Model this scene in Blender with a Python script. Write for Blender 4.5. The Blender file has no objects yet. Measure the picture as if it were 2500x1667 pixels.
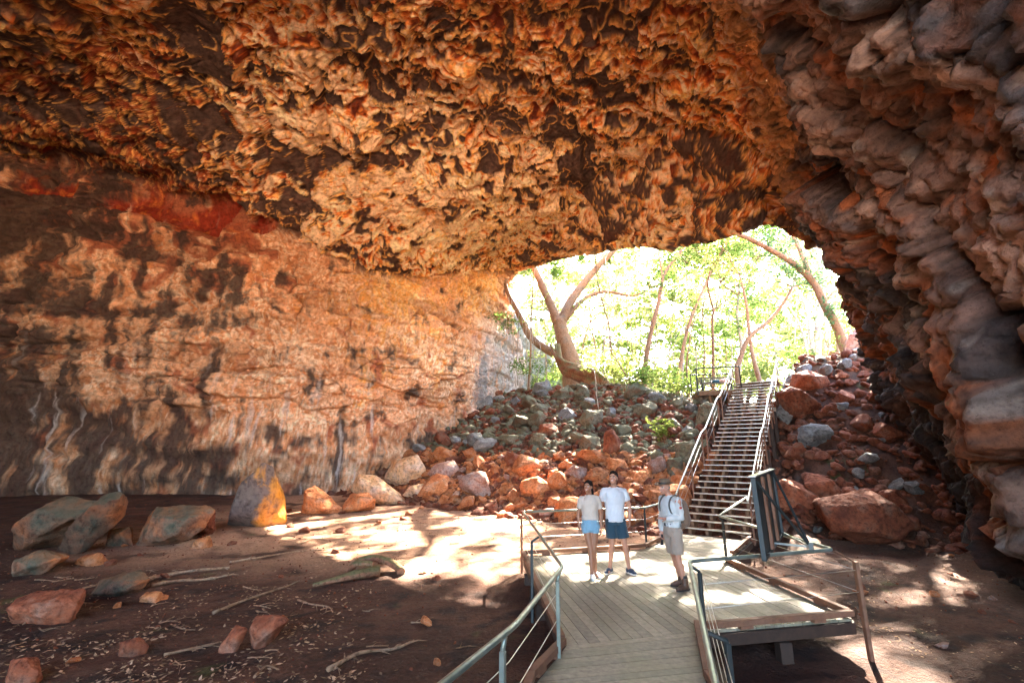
import bpy, bmesh, math, random
import numpy as np
from mathutils import Vector, Matrix
rnd = random.Random(7)
QS = 1.0
scene = bpy.context.scene
COL = scene.collection
R = math.radians
# ------------------------------------------------------------------ camera model
FPX = 1111.0; PITCH = R(13.5); HC = 2.2
CP, SP = math.cos(PITCH), math.sin(PITCH)
def ray(px, py):
    X = (px-1250.0)/FPX; U = (833.5-py)/FPX
    return Vector((X, CP-U*SP, SP+U*CP))
CAM = Vector((0, 0, HC))
def G(px, py, z=0.0):
    d = ray(px, py); t = (z-HC)/d.z
    return CAM + d*t
def Y(px, py, y):
    d = ray(px, py); return CAM + d*(y/d.y)
def proj(P):
    x, y, z = P[0], P[1], P[2]-HC
    dep = y*CP+z*SP; up = -y*SP+z*CP
    return 1250+FPX*x/dep, 833.5-FPX*up/dep
# ------------------------------------------------------------------ numpy noise
_rg = np.random.RandomState(11)
_GR = _rg.normal(size=(4096, 3)); _GR /= np.linalg.norm(_GR, axis=1)[:, None]; _GR = _GR.astype(np.float32)
_RV = _rg.rand(4096, 3).astype(np.float32)
def _hash(ix, iy, iz, s):
    h = (ix*np.int32(73856093)) ^ (iy*np.int32(19349663)) ^ (iz*np.int32(83492791)) ^ np.int32((s*2654435) & 0x7fffffff)
    h = (h ^ (h >> 13)) * np.int32(1274126177)
    return (h ^ (h >> 16)) & 4095
def pn(p, s=0):
    p = np.asarray(p, np.float32)
    i = np.floor(p).astype(np.int32); f = p-i
    u = f*f*f*(f*(f*6-15)+10)
    r = 0
    for dx in (0, 1):
        wx = u[:, 0] if dx else 1-u[:, 0]
        for dy in (0, 1):
            wy = u[:, 1] if dy else 1-u[:, 1]
            for dz in (0, 1):
                wz = u[:, 2] if dz else 1-u[:, 2]
                g = _GR[_hash(i[:, 0]+dx, i[:, 1]+dy, i[:, 2]+dz, s)]
                r = r + wx*wy*wz*(g[:, 0]*(f[:, 0]-dx)+g[:, 1]*(f[:, 1]-dy)+g[:, 2]*(f[:, 2]-dz))
    return r*1.5
def fbm(p, oct=4, s=0, lac=2.03, gain=0.5):
    a = 1.0; r = 0; n = 0; q = np.array(p, np.float32)
    for k in range(oct):
        r = r + a*pn(q, s+k*17); n += a; a *= gain; q = q*lac+3.1
    return r/n
def ridged(p, oct=4, s=0):
    a = 1.0; r = 0; n = 0; q = np.array(p, np.float32)
    for k in range(oct):
        r = r + a*(1-np.abs(pn(q, s+k*13))*2.2); n += a; a *= 0.5; q = q*2.07+1.7
    return r/n
def worley(p, s=0, vec=False):
    p = np.asarray(p, np.float32); i = np.floor(p).astype(np.int32); f = p-i
    f1 = np.full(len(p), 9., np.float32); f2 = f1.copy(); idd = np.zeros(len(p), np.int32); dl_ = np.zeros((len(p), 3), np.float32)
    for dx in (-1, 0, 1):
        for dy in (-1, 0, 1):
            for dz in (-1, 0, 1):
                h = _hash(i[:, 0]+dx, i[:, 1]+dy, i[:, 2]+dz, s); c = _RV[h]
                e = c+np.array([dx, dy, dz], np.float32)-f; d = (e*e).sum(1)
                m = d < f1
                f2 = np.where(m, f1, np.minimum(f2, d)); idd = np.where(m, h, idd); f1 = np.where(m, d, f1)
                if vec: dl_ = np.where(m[:, None], e, dl_)
    if vec: return np.sqrt(f1), np.sqrt(f2), idd, dl_
    return np.sqrt(f1), np.sqrt(f2), idd
def sst(a, b, x):
    t = np.clip((x-a)/(b-a), 0, 1); return t*t*(3-2*t)
def plates(p, scale, off, tilt, s, sharp=.16):
    f1, f2, i, d = worley(p*scale, s, True)
    e = f2-f1; return ((_RV[i][:, 0]-.35)*off+((_RV[(i+7) & 4095]-.5)*d).sum(1)*tilt/scale)*sst(-.02, sharp, e), e, _RV[i][:, 1]
# ------------------------------------------------------------------ object helpers
def link(o, parent=None):
    COL.objects.link(o)
    if parent is not None: o.parent = parent
    return o
def tag(o, label=None, cat=None, group=None, kind=None):
    if label: o['label'] = label
    if cat: o['category'] = cat
    if group: o['group'] = group
    if kind: o['kind'] = kind
    return o
def empty(name, loc=(0, 0, 0), rz=0.0, label=None, cat=None, group=None):
    o = bpy.data.objects.new(name, None); COL.objects.link(o)
    o.location = loc; o.rotation_euler = (0, 0, rz); o.empty_display_size = 0.1
    return tag(o, label, cat, group)
def np_mesh(name, V, F, mat, parent=None, smooth=True, attrs=None):
    me = bpy.data.meshes.new(name); V = np.asarray(V, np.float32); F = np.asarray(F, np.int32)
    nf, k = F.shape
    me.vertices.add(len(V)); me.vertices.foreach_set('co', V.ravel())
    me.loops.add(nf*k); me.loops.foreach_set('vertex_index', F.ravel())
    me.polygons.add(nf); me.polygons.foreach_set('loop_start', np.arange(0, nf*k, k, dtype=np.int32))
    me.polygons.foreach_set('loop_total', np.full(nf, k, np.int32))
    if smooth: me.polygons.foreach_set('use_smooth', np.ones(nf, bool))
    if attrs:
        for an, av in attrs.items():
            if av.ndim == 2:
                a = me.attributes.new(an, 'FLOAT_COLOR', 'POINT')
                c = np.ones((len(V), 4), np.float32); c[:, :3] = av; a.data.foreach_set('color', c.ravel())
            else:
                a = me.attributes.new(an, 'FLOAT', 'POINT'); a.data.foreach_set('value', av.astype(np.float32))
    me.update(calc_edges=True); me.validate()
    if mat is not None: me.materials.append(mat)
    o = bpy.data.objects.new(name, me); return link(o, parent)
def bm_obj(name, bm, mat, parent=None, smooth=False):
    me = bpy.data.meshes.new(name); bm.to_mesh(me); bm.free()
    if smooth:
        for p in me.polygons: p.use_smooth = True
    if isinstance(mat, (list, tuple)):
        for m in mat: me.materials.append(m)
    else: me.materials.append(mat)
    return link(bpy.data.objects.new(name, me), parent)
def add_box(bm, c, size, rot=None, bevel=0.0, mi=0):
    M = Matrix.Translation(Vector(c))
    if rot is not None: M = M @ (rot.to_4x4() if hasattr(rot, 'to_4x4') else rot)
    r = bmesh.ops.create_cube(bm, size=1.0, matrix=M @ Matrix.Diagonal((size[0], size[1], size[2], 1)))
    fs = set(f for v in r['verts'] for f in v.link_faces)
    for f in fs: f.material_index = mi
    if bevel:
        es = list(set(e for v in r['verts'] for e in v.link_edges))
        bmesh.ops.bevel(bm, geom=es, offset=bevel, segments=1, affect='EDGES')
def add_bar(bm, a, b, w, h, up=Vector((0, 0, 1)), bevel=0.0, mi=0):
    """box beam from a to b, w wide (sideways), h high (along up)"""
    a = Vector(a); b = Vector(b); d = b-a; L = d.length; d.normalize()
    s = d.cross(up)
    if s.length < 1e-4: s = d.cross(Vector((1, 0, 0)))
    s.normalize(); u = s.cross(d)
    M = Matrix((s, d, u)).transposed()
    add_box(bm, (a+b)/2, (w, L, h), M, bevel, mi)
def add_tube(bm, pts, r, n=10, cap=True, closed=False):
    pts = [Vector(p) for p in pts]
    rs = r if isinstance(r, (list, tuple)) else [r]*len(pts)
    rings = []; prev = None
    for i, p in enumerate(pts):
        if i == 0: t = pts[1]-pts[0]
        elif i == len(pts)-1: t = pts[-1]-pts[-2]
        else: t = (pts[i+1]-p).normalized()+(p-pts[i-1]).normalized()
        if t.length < 1e-6: t = Vector((0, 0, 1))
        t.normalize()
        if prev is None:
            u = t.orthogonal().normalized()
        else:
            u = prev - t*prev.dot(t)
            if u.length < 1e-4: u = t.orthogonal()
            u.normalize()
        prev = u; v = t.cross(u)
        rings.append([bm.verts.new(p+(u*math.cos(2*math.pi*k/n)+v*math.sin(2*math.pi*k/n))*rs[i]) for k in range(n)])
    for a, b in zip(rings[:-1], rings[1:]):
        for k in range(n):
            f = bm.faces.new((a[k], a[(k+1) % n], b[(k+1) % n], b[k])); f.smooth = True
    if cap:
        try: bm.faces.new(list(reversed(rings[0]))); bm.faces.new(rings[-1])
        except ValueError: pass
def fillet(pts, r=0.06, n=4):
    """round the inner corners of a polyline"""
    pts = [Vector(p) for p in pts]; out = [pts[0]]
    for i in range(1, len(pts)-1):
        a, p, b = pts[i-1], pts[i], pts[i+1]
        da, db = (a-p), (b-p); ra = min(r, da.length*.45); rb = min(r, db.length*.45)
        A = p+da.normalized()*ra; B = p+db.normalized()*rb
        for k in range(n+1):
            t = k/n; out.append(A*(1-t)**2+p*2*t*(1-t)+B*t*t)
    out.append(pts[-1]); return out
# ------------------------------------------------------------------ materials
def new_mat(name):
    m = bpy.data.materials.new(name); m.use_nodes = True; nt = m.node_tree
    for n in list(nt.nodes): nt.nodes.remove(n)
    out = nt.nodes.new('ShaderNodeOutputMaterial'); b = nt.nodes.new('ShaderNodeBsdfPrincipled')
    nt.links.new(b.outputs[0], out.inputs[0]); return m, nt, b
def N(nt, t, **kw):
    n = nt.nodes.new('ShaderNode'+t)
    for k, v in kw.items():
        if k.startswith('i_'): n.inputs[k[2:].replace('_', ' ')].default_value = v
        else: setattr(n, k, v)
    return n
def ramp(nt, src, stops, interp='LINEAR'):
    n = nt.nodes.new('ShaderNodeValToRGB'); cr = n.color_ramp; cr.interpolation = interp
    while len(cr.elements) < len(stops): cr.elements.new(0.5)
    for e, (p, c) in zip(cr.elements, stops):
        e.position = p; e.color = tuple(c)+(1,) if len(c) == 3 else c
    nt.links.new(src, n.inputs[0]); return n.outputs[0]
def mix(nt, fac, a, b, mode='MIX'):
    n = nt.nodes.new('ShaderNodeMix'); n.data_type = 'RGBA'; n.blend_type = mode
    for sock, v in ((n.inputs[0], fac), (n.inputs[6], a), (n.inputs[7], b)):
        if isinstance(v, (int, float)): sock.default_value = v
        elif isinstance(v, tuple): sock.default_value = v if len(v) == 4 else v+(1,)
        else: nt.links.new(v, sock)
    return n.outputs[2]
def noise(nt, scale, detail=4, rough=.55, vec=None, dist=0.0):
    n = nt.nodes.new('ShaderNodeTexNoise'); n.inputs['Scale'].default_value = scale
    n.inputs['Detail'].default_value = detail; n.inputs['Roughness'].default_value = rough; n.inputs['Distortion'].default_value = dist
    if vec is not None: nt.links.new(vec, n.inputs['Vector'])
    return n
def bump(nt, b, h, strength=.5, dist=.02):
    n = nt.nodes.new('ShaderNodeBump'); n.inputs['Strength'].default_value = strength; n.inputs['Distance'].default_value = dist
    nt.links.new(h, n.inputs['Height']); nt.links.new(n.outputs[0], b.inputs['Normal']); return n
def simple_mat(name, col, rough=.6, metal=0.0, var=.25, scale=8.0, bmp=.15, bd=.01, spec=.5, col2=None, detail=4):
    m, nt, b = new_mat(name)
    tc = N(nt, 'TexCoord'); nz = noise(nt, scale, detail, .6, tc.outputs['Object'])
    c2 = col2 or tuple(max(0, c*(1-var)) for c in col); c1 = tuple(min(1, c*(1+var)) for c in col)
    nt.links.new(ramp(nt, nz.outputs[0], [(.3, c2), (.7, c1)]), b.inputs['Base Color'])
    b.inputs['Roughness'].default_value = rough; b.inputs['Metallic'].default_value = metal
    b.inputs['Specular IOR Level'].default_value = spec
    if bmp: bump(nt, b, noise(nt, scale*6, 5, .6, tc.outputs['Object']).outputs[0], bmp, bd)
    return m
# ================================================================== terrain
TL = np.array
def ground_base(x, y):
    x = np.asarray(x, float); y = np.asarray(y, float)
    fl = -0.45 + 0.026*np.clip(y-9, 0, 20) + 0.35*sst(-6, -20, x)
    s = (x-5.5)*.587+(y-13.4)*.81; t = (x-5.5)*.81-(y-13.4)*.587
    def softrise(s, s0, k, top):
        v = k*(s-s0); v = np.where(v > 0, v, 0)
        return top*(1-np.exp(-v/top*1.0)) if False else np.minimum(v, top+0.05*np.clip(s-s0-top/k, 0, 200))
    left = softrise(s, 1.0, .55, 4.5+1.6*sst(-2.5, -8.5, t))
    right = softrise(s, 3.2, .82, 6.5)
    w = sst(.9, 2.4, t)
    return fl*(1-.5*sst(1, 6, s)) + left*(1-w)+right*w
def gz(x, y):
    return float(ground_z(np.array([x], float), np.array([y], float))[0])
def ground_z(x, y):
    b = ground_base(x, y); s = (x-5.5)*.587+(y-13.4)*.81
    p = np.stack([x, y, np.zeros_like(x)], 1)
    a = R(20); q = np.stack([x*math.cos(a)+y*math.sin(a), (-x*math.sin(a)+y*math.cos(a))*3.0, np.zeros_like(x)], 1)
    fl = .10*fbm(p*.25, 3, 5)+.07*fbm(q*.55, 4, 9)+.03*fbm(p*3.3, 4, 12)
    rub = .35*fbm(p*.9, 4, 31)
    w = sst(.5, 3, s)
    d = fl*(1-w)+(rub+fl)*w
    # keep soil off the underside of the boardwalk
    band = sst(1.6, 1.1, np.abs((x-5.33)*.804-(y-12.84)*.594))*sst(-.3, .6, s)*sst(13.5, 11.5, s)
    b = b-.75*band; d = d*(1-.5*band)
    dk = (x > -0.6) & (x < 5.2) & (y > -3) & (y < 13)
    return b + np.where(dk, np.minimum(d, .03), d)
# ================================================================== cave shell
# mouth outline as seen (px,py) with its distance; index of the profile row it belongs to
MOUTH = [(1243,1300,34,0),(1245,1150,34.5,.35),(1262,1000,35,1),(1284,900,35,1.5),(1262,810,35,2.2),(1240,730,35,3),
 (1243,690,34.6,3.6),(1256,668,34,4),(1300,650,32,5),(1380,632,30,5.4),(1450,614,26.5,5.8),(1500,608,24.6,6.1),(1560,603,23,6.4),(1650,600,20.8,6.8),
 (1720,596,19.3,7.1),(1765,583,18.4,7.4),(1800,572,17.8,7.7),(1840,553,17.4,8),(1890,551,17.9,8.3),(1915,562,17.8,8.5),(1930,575,17.8,8.7),(1975,588,17.8,9),
 (2010,612,17.8,9.25),(2035,642,17.7,9.5),(2060,690,17.7,9.8),(2085,735,17.6,10),(2105,800,17.5,10.3),(2125,840,17.4,10.5),(2148,915,17.3,10.75),(2158,985,17.2,11),(2150,1040,17.1,11.2),
 (2168,1090,17,11.4),(2178,1150,17,11.6),(2240,1300,16.8,12)]
Lp = [(0.3,35),(-1.9,31.6),(-5,28.2),(-9,25),(-14,23),(-20,21.8),(-27,20.5),(-36,16),(-35,5),(-25,-5),(-14,-14)]
Rp = [(14.9,17),(14.0,16.2),(13.1,14.9),(12.3,13.4),(11.3,11.9),(10.2,10.1),(9.1,8),(8.2,5),(7.6,0.5),(7.2,-6),(7.2,-14)]
RG = [None,(12.0,17.0,11.6),(10.6,15.4,12),(9.3,13.8,12.3),(8.1,12.3,12.6),(6.9,10.8,12.9),(5.3,8.9,13.2),(4.3,6,13.2),(3.8,2,12.8),(3.4,-5,13),(3.2,-14,13.5)]
ZS = [None,14.8,12.9,12.2,14.2,16.2,17.4,16,14.5,13.5,14]
ZC = [None,16.0,16.6,17.0,17.4,17.6,17.6,17,16.5,15.5,15.5]
net = np.zeros((11, 13, 3))
def cr1(P, t):
    """Catmull-Rom through rows of P (k,...), t in [0,k-1]"""
    k = len(P); t = np.clip(t, 0, k-1-1e-6); i = np.floor(t).astype(int); f = (t-i)
    g = lambda j: P[np.clip(j, 0, k-1)]
    p0, p1, p2, p3 = g(i-1), g(i), g(i+1), g(i+2)
    p0 = np.where((i-1 < 0).reshape((-1,)+(1,)*(P.ndim-1)), 2*g(i*0)-g(i*0+1), p0)
    p3 = np.where((i+2 > k-1).reshape((-1,)+(1,)*(P.ndim-1)), 2*g(i*0+k-1)-g(i*0+k-2), p3)
    f = f.reshape((-1,)+(1,)*(P.ndim-1))
    return .5*((2*p1)+(-p0+p2)*f+(2*p0-5*p1+4*p2-p3)*f*f+(-p0+3*p1-3*p2+p3)*f**3)
_mv = np.array([m[3] for m in MOUTH], float); _mp = np.array([list(Y(m[0], m[1], m[2])) for m in MOUTH])
def mouth_at(v):
    return np.stack([np.interp(v, _mv, _mp[:, k]) for k in range(3)], 1)
net[0] = mouth_at(np.arange(13.))
for k in range(1, 11):
    L = np.array(Lp[k], float); Rr = np.array(Rp[k], float); rg = np.array(RG[k]); zs = ZS[k]; zc = ZC[k]
    d = (Rr-L)/np.linalg.norm(Rr-L)
    # inward normal of the left wall in plan
    L0 = np.array(Lp[k-1], float); L1 = np.array(Lp[min(k+1, 10)]); tn = (L0-L1); tn /= np.linalg.norm(tn); nin = np.array([tn[1], -tn[0]])
    def P(xy, z): return np.array([xy[0], xy[1], z])
    net[k, 0] = P(L-nin*.3, -3); net[k, 1] = P(L, .28*zs); net[k, 2] = P(L+nin*.5, .55*zs); net[k, 3] = P(L+nin*.2, .85*zs)
    pr = 2.2 if k >= 5 else 1.3
    net[k, 4] = P(L-nin*(.9 if k >= 5 else .1), zs+.3); net[k, 5] = P(L+nin*pr, zs+.6+(.5 if k < 5 else 0))
    top = rg[:2]; A = L+nin*pr
    net[k, 6] = P(A+(top-A)*.25, zs+.9+(zc-zs)*.5); net[k, 7] = P(A+(top-A)*.52, max(zc, zs+1)); net[k, 8] = P(A+(top-A)*.85, (zc*.55+rg[2]*.45)+.6)
    net[k, 9] = rg
    net[k, 10] = P(rg[:2]*.62+Rr*.38+np.array([.35, -.2]), rg[2]*.66); net[k, 11] = P(rg[:2]*.25+Rr*.75+np.array([.2, -.1]), rg[2]*.33); net[k, 12] = P(Rr+np.array([.3, -.1]), -3)
# sampling: u (mouth -> back), v (left foot -> right foot)
def seg_samples(counts):
    t = [];
    for i, c in enumerate(counts):
        c = max(3, int(c*QS)); t += list(i+np.arange(c)/c)
    return np.array(t+[len(counts)])
us = seg_samples([150,130,130,130,130,110,50,24,18,14])
vs = seg_samples([30,66,60,50,42,60,130,150,120,90,90,80][:12])
def build_shell():
    A = cr1(net, us)                       # (nu,13,3)
    S = cr1(np.transpose(A, (1, 0, 2)), vs)   # (nv,nu,3)
    S = np.transpose(S, (1, 0, 2)).copy()      # (nu,nv,3)
    corr = mouth_at(vs)-S[0]
    w = np.exp(-us/.35)[:, None, None]
    S = S+corr[None]*w
    # roll the rim outwards at the mouth: rock thickness
    cen = np.array([7.0, 25.0, 4.0]); out = np.array([.587, .81, 0])
    rad = S[0]-cen; rad -= (rad@out)[:, None]*out; rad /= np.linalg.norm(rad, axis=1)[:, None]
    rad[:, 2] = np.where(vs > 4, np.maximum(rad[:, 2], .15), rad[:, 2]); rad /= np.linalg.norm(rad, axis=1)[:, None]
    rows = []
    K = 44
    for j in range(K, 0, -1):
        t = j/K; rows.append(S[0]+rad*(4.5*t**1.4)+out*(.25*math.sin(min(1, t*3)*math.pi/2)-4.2*t**1.3*(vs > 5)[:, None]))
    S = np.concatenate([np.array(rows), S], 0)
    ua = np.concatenate([-np.arange(K, 0, -1)/K, us])
    return S, ua
S, UA = build_shell()
nu, nv = S.shape[:2]
def normals(S):
    du = np.gradient(S, axis=0); dv = np.gradient(S, axis=1)
    n = np.cross(du, dv); n /= np.linalg.norm(n, axis=2)[:, :, None]+1e-9
    return n
NR = normals(S)
# orient into the cave (towards its axis)
cenp = np.array([0, 10., 6.]); sgn = np.sign(np.sum(NR*(cenp-S), 2)); sgn = 1 if np.median(sgn) > 0 else -1
NR *= sgn
P0 = S.reshape(-1, 3); Nn = NR.reshape(-1, 3)
V_ = np.broadcast_to(vs[None], (nu, nv)).ravel(); U_ = np.broadcast_to(UA[:, None], (nu, nv)).ravel()
lw = 1-sst(3.7, 4.5, V_+.25*pn(P0*.35, 77))       # left wall
rw = sst(8.6, 9.05, V_+.15*pn(P0*.4, 78))       # right wall
ce = np.clip(1-lw-rw, 0, 1)
warp = np.stack([fbm(P0*.6, 3, 1), fbm(P0*.6, 3, 2), fbm(P0*.6, 3, 3)], 1)
warp2 = np.stack([pn(P0*2.1, 4), pn(P0*2.1, 5), pn(P0*2.1, 6)], 1)
cpl1, ce1, cr_1 = plates(P0+warp*.5, .33, .8, .55, 41)
cpl2, ce2, cr_2 = plates(P0+warp*.5+warp2*.1, .95, .28, .45, 42)
def blob(px, py, y, r):
    c = np.array(list(Y(px, py, y))); return np.exp(-np.sum((P0-c)**2, 1)/(r*r))
creamz = np.clip(blob(900, 380, 20, 6)+blob(1250, 560, 24, 6)*.9+blob(1500, 570, 22, 5)*.8+blob(1100, 480, 22, 5)*.6+blob(560, 330, 18, 4)*.5+blob(700, 600, 24, 3.5)*.8, 0, 1.3)
# ---- ceiling: dark flat scabs between torn, raised drip crusts
Q = P0+warp*1.6+warp2*.07
na = fbm(Q*.52, 3, 21); nb = fbm(Q*1.2+7, 2, 22)
vn = pn(Q*.85+50, 36)*.75+pn(Q*1.9+60, 37)*.25; vein = np.exp(-(vn/.024)**2)
cren = pn(Q*1.25+31, 33)*.7+pn(Q*2.6+9, 34)*.3; crease = np.exp(-(cren/.022)**2)*sst(-.12, .12, pn(P0*.8, 35))
bias = .42*pn(P0*.13, 23)
dA = na-.10-.07*creamz-bias*.5+(cr_1-.5)*.16; dB = nb-.15-.05*creamz-bias*.4+(cr_2-.5)*.28
field = np.maximum(dA*1.0, dB*.55)
dark = sst(-.005, .012, field)
rim = np.exp(-(field/.035)**2)
rimo = np.exp(-((field+.02)/.028)**2)
fq = np.stack([P0[:, 0]*.95, P0[:, 1]*1.75, P0[:, 2]*1.2], 1)+warp*2.3+warp2*.10
fold = ridged(fq, 3, 40)*.97; foldb = ridged(fq*2.3+5, 2, 45)
big = fbm(P0*.22, 3, 50)
dc = .5*big+cpl1*.6+cpl2*.45-.10*np.exp(-(ce1/.05)**2)-.07*crease+.08*vein+ (1-dark)*(.24*(fold-.45)+.04*(foldb-.5))-dark*.10+rim*.12+.03*fbm(P0*3.2, 3, 41)+.22*pn(P0*.75, 52)
# ---- left wall: bedded, jointed blocks with overhangs
zz = P0[:, 2]+.35*pn(P0*.18, 60)+.12*pn(P0*.9, 61)
along = P0[:, 0]*.8+P0[:, 1]*.6
bed = np.stack([along*.27+warp[:, 0]*.45, zz*.9+warp[:, 1]*.2, P0[:, 1]*.05], 1)
wf1, wf2, wid = worley(bed, 3)
bed2 = np.stack([along*.8+warp[:, 1]*.9, zz*2.6, P0[:, 1]*.15], 1)
xf1, xf2, xid = worley(bed2, 4)
blk = (_RV[wid][:, 0]-.5)*.6*sst(0, .08, wf2-wf1)+(_RV[xid][:, 1]-.5)*.26*sst(0, .08, xf2-xf1)
crack = (np.exp(-((wf2-wf1)/.04)**2)*.24+np.exp(-((xf2-xf1)/.05)**2)*.10)*sst(-.15, .2, pn(P0*.5, 66))
dl = blk-crack+.35*fbm(P0*.45, 4, 62)+.14*ridged(P0*np.array([1.3, 1.3, 2.2]), 4, 63)-.05
hb = np.abs(((zz/1.35) % 1)-.5); dl -= np.exp(-((hb)/.035)**2)*.12*sst(.0, .25, pn(P0*.3, 64)+.15)
# ---- right wall: steep flowing folds running down towards the camera
ax = np.array([.35, -.45, -.82]); ax /= np.linalg.norm(ax)
al = P0@ax; perp = P0-al[:, None]*ax
FQ = perp*.8+al[:, None]*ax*.13+warp*.75
foldr = ridged(FQ*.9, 4, 70); foldr2 = ridged(FQ*2.4+warp2*.3, 3, 71)
lump = fbm(P0*.55, 3, 72); rpl1, re1, rr1 = plates(P0*np.array([1, 1, .7])+warp*.6, .45, .9, .9, 8, .09); rpl2, re2, rr2 = plates(P0+warp*.3, 1.25, .3, .9, 9, .09); rpl3, re3, rr3 = plates(P0+warp*.2, 3.1, .15, .9, 10, .08)
dr = (.16+.26*sst(2, 6, P0[:, 2]))*lump*.7+.34*foldr+.12*foldr2+rpl1*.75+rpl2*.9+rpl3-.12*np.exp(-(re1/.04)**2)+.07*fbm(P0*3.4, 4, 73)-.45
pits = sst(.30, .42, pn(P0*5.0, 74)); dr -= pits*.05
disp = dl*lw+dc*ce+dr*rw
band = np.clip(blob(600, 572, 23.6, 1.9)+blob(470, 552, 22.8, 1.3)+.8*blob(330, 490, 22.0, 1.5)+.8*blob(130, 400, 21.2, 2.2), 0, 1)*(.35+.65*sst(-.12, .1, pn(P0*.55, 143)))*sst(3.0, 3.35, V_)*sst(4.75, 4.35, V_)
disp = disp-1.1*band+band*.25*ridged(np.stack([along*.55, P0[:, 2]*.25, P0[:, 1]*.2], 1), 3, 140)
# fade displacement bias at the rim so that the outline holds
rimw = np.exp(-np.abs(U_)/.12)
disp = disp*(1-(.55+.3*rw)*rimw)
SD = (P0+Nn*disp[:, None])
NR2 = normals(SD.reshape(nu, nv, 3)).reshape(-1, 3)*sgn
# ---- second, fine displacement along new normals
SD += NR2*((.05*ridged(SD*3.1, 4, 80)+.035*fbm(SD*6.5, 3, 81))*(1-.6*ce)+rw*(.05*ridged(SD*5.3, 3, 82)+.012*pn(SD*15, 83)))[:, None]
# ------------------------------------------------------------------ rock colours (darker in fold hollows and low on the right wall)
def C(*c): return np.array(c, float)
def lerp(a, b, t): return a*(1-t[:, None])+b*t[:, None]
cream = C(.93, .63, .38); tan = C(.74, .40, .21); orange = C(.80, .27, .055); red = C(.27, .045, .015); dkb = C(.062, .034, .026); gold = C(.80, .42, .09); blk_ = C(.05, .036, .032)
one = np.ones((len(P0), 1))
f1 = fbm(Q*1.7, 4, 90); f2 = fbm(P0*.3, 3, 91); f3 = fbm(Q*4.2, 3, 92)
redz = np.clip(.55*blob(350, 150, 18, 6)+.4*blob(1000, 60, 12, 4)+blob(330, 430, 21, 4.5)+blob(600, 580, 23.5, 2.6)+blob(150, 380, 20, 5)+blob(1300, 120, 13, 3)*.5+blob(300, 60, 16, 5)*.6, 0, 1.2)
goldz = np.clip(blob(1150, 690, 31, 3.0)+blob(950, 700, 26.5, 2.5)*.8+blob(1050, 860, 28, 3.5)*.45+blob(800, 800, 25, 3)*.3+blob(890, 930, 25, 1.3)*.35, 0, 1)
fv = fold+.35*(foldb-.5)
tt = fv+.34*creamz+.18*f2+.22*f1-.26*redz
cc = lerp(one*C(.17, .03, .012), one*C(.60, .13, .022), sst(.22, .42, tt))
cc = lerp(cc, one*orange, sst(.42, .56, tt))
cc = lerp(cc, one*cream, sst(.58, .72, tt))
cc = lerp(cc, one*red, sst(.25, .8, redz*.75+.6*f3+.35*f2-.2)*.6*sst(.8, .6, tt))
cc = lerp(cc, one*tan, sst(.1, .4, f3)*.3)
dkc = lerp(one*dkb, one*C(.125, .07, .05), sst(-.2, .3, f3))
cc = lerp(cc, dkc, dark)
cc = lerp(cc, one*C(.95, .48, .13), np.clip(rimo*(1-dark)*.9, 0, 1)*sst(-.3, .1, f1+f3))
cc *= (.92+.24*cr_2)[:, None]
cc = lerp(cc, one*C(.97, .50, .14), np.clip(vein, 0, 1)*.9)
edge = np.exp(-((field-.002)/.008)**2)+.8*np.exp(-(ce1/.018)**2); cc = lerp(cc, one*C(.12, .03, .015), np.clip(edge+1.1*crease, 0, 1)*.6)
# left wall colour
st = np.stack([along*1.5+warp[:, 0]*.4, P0[:, 2]*.16, P0[:, 1]*.3], 1)
streak = fbm(st*1.2, 4, 100); streakw = fbm(st*1.9+9, 4, 101)
wc = lerp(one*C(.74, .39, .21), one*C(.60, .23, .09), sst(-.2, .3, f1))
wc = lerp(wc, one*C(.90, .60, .39), sst(.04, .32, f3+f2*.5))
wc = lerp(wc, one*C(.42, .13, .06), sst(.10, .34, fbm(Q*.7, 3, 102)+.35*redz-.06))
wc = lerp(wc, lerp(one*C(.86, .40, .10), one*C(.92, .56, .24), sst(-.2, .3, f3)), sst(.25, .85, goldz+.9*f1+.5*streakw-.08)*.85)
stain = sst(-.02, .34, fbm(Q*.5+3, 5, 103)+.6*streak+.25*f3-.03-.3*goldz+.12*(_RV[xid][:, 2]-.5)+.13*sst(4.5, .8, P0[:, 2])+.34*sst(-13, -23, P0[:, 0]))  # stains, plus a darkening towards the wall foot and the far left
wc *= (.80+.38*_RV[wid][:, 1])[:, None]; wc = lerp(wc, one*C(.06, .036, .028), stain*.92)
wc = lerp(wc, one*C(.62, .52, .46), sst(.24, .42, streakw)*.65*sst(9, 3, P0[:, 2]))
wc = lerp(wc, one*C(.56, .55, .54), sst(-3.5, -.5, P0[:, 0])*sst(-.25, .25, streak+.25)*.8*sst(12.5, 9.5, P0[:, 2])*sst(24, 26, P0[:, 1]))
wc = lerp(wc, one*blk_, np.clip(crack*1.9, 0, .6)*sst(-.25, .15, f1+.1))
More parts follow.
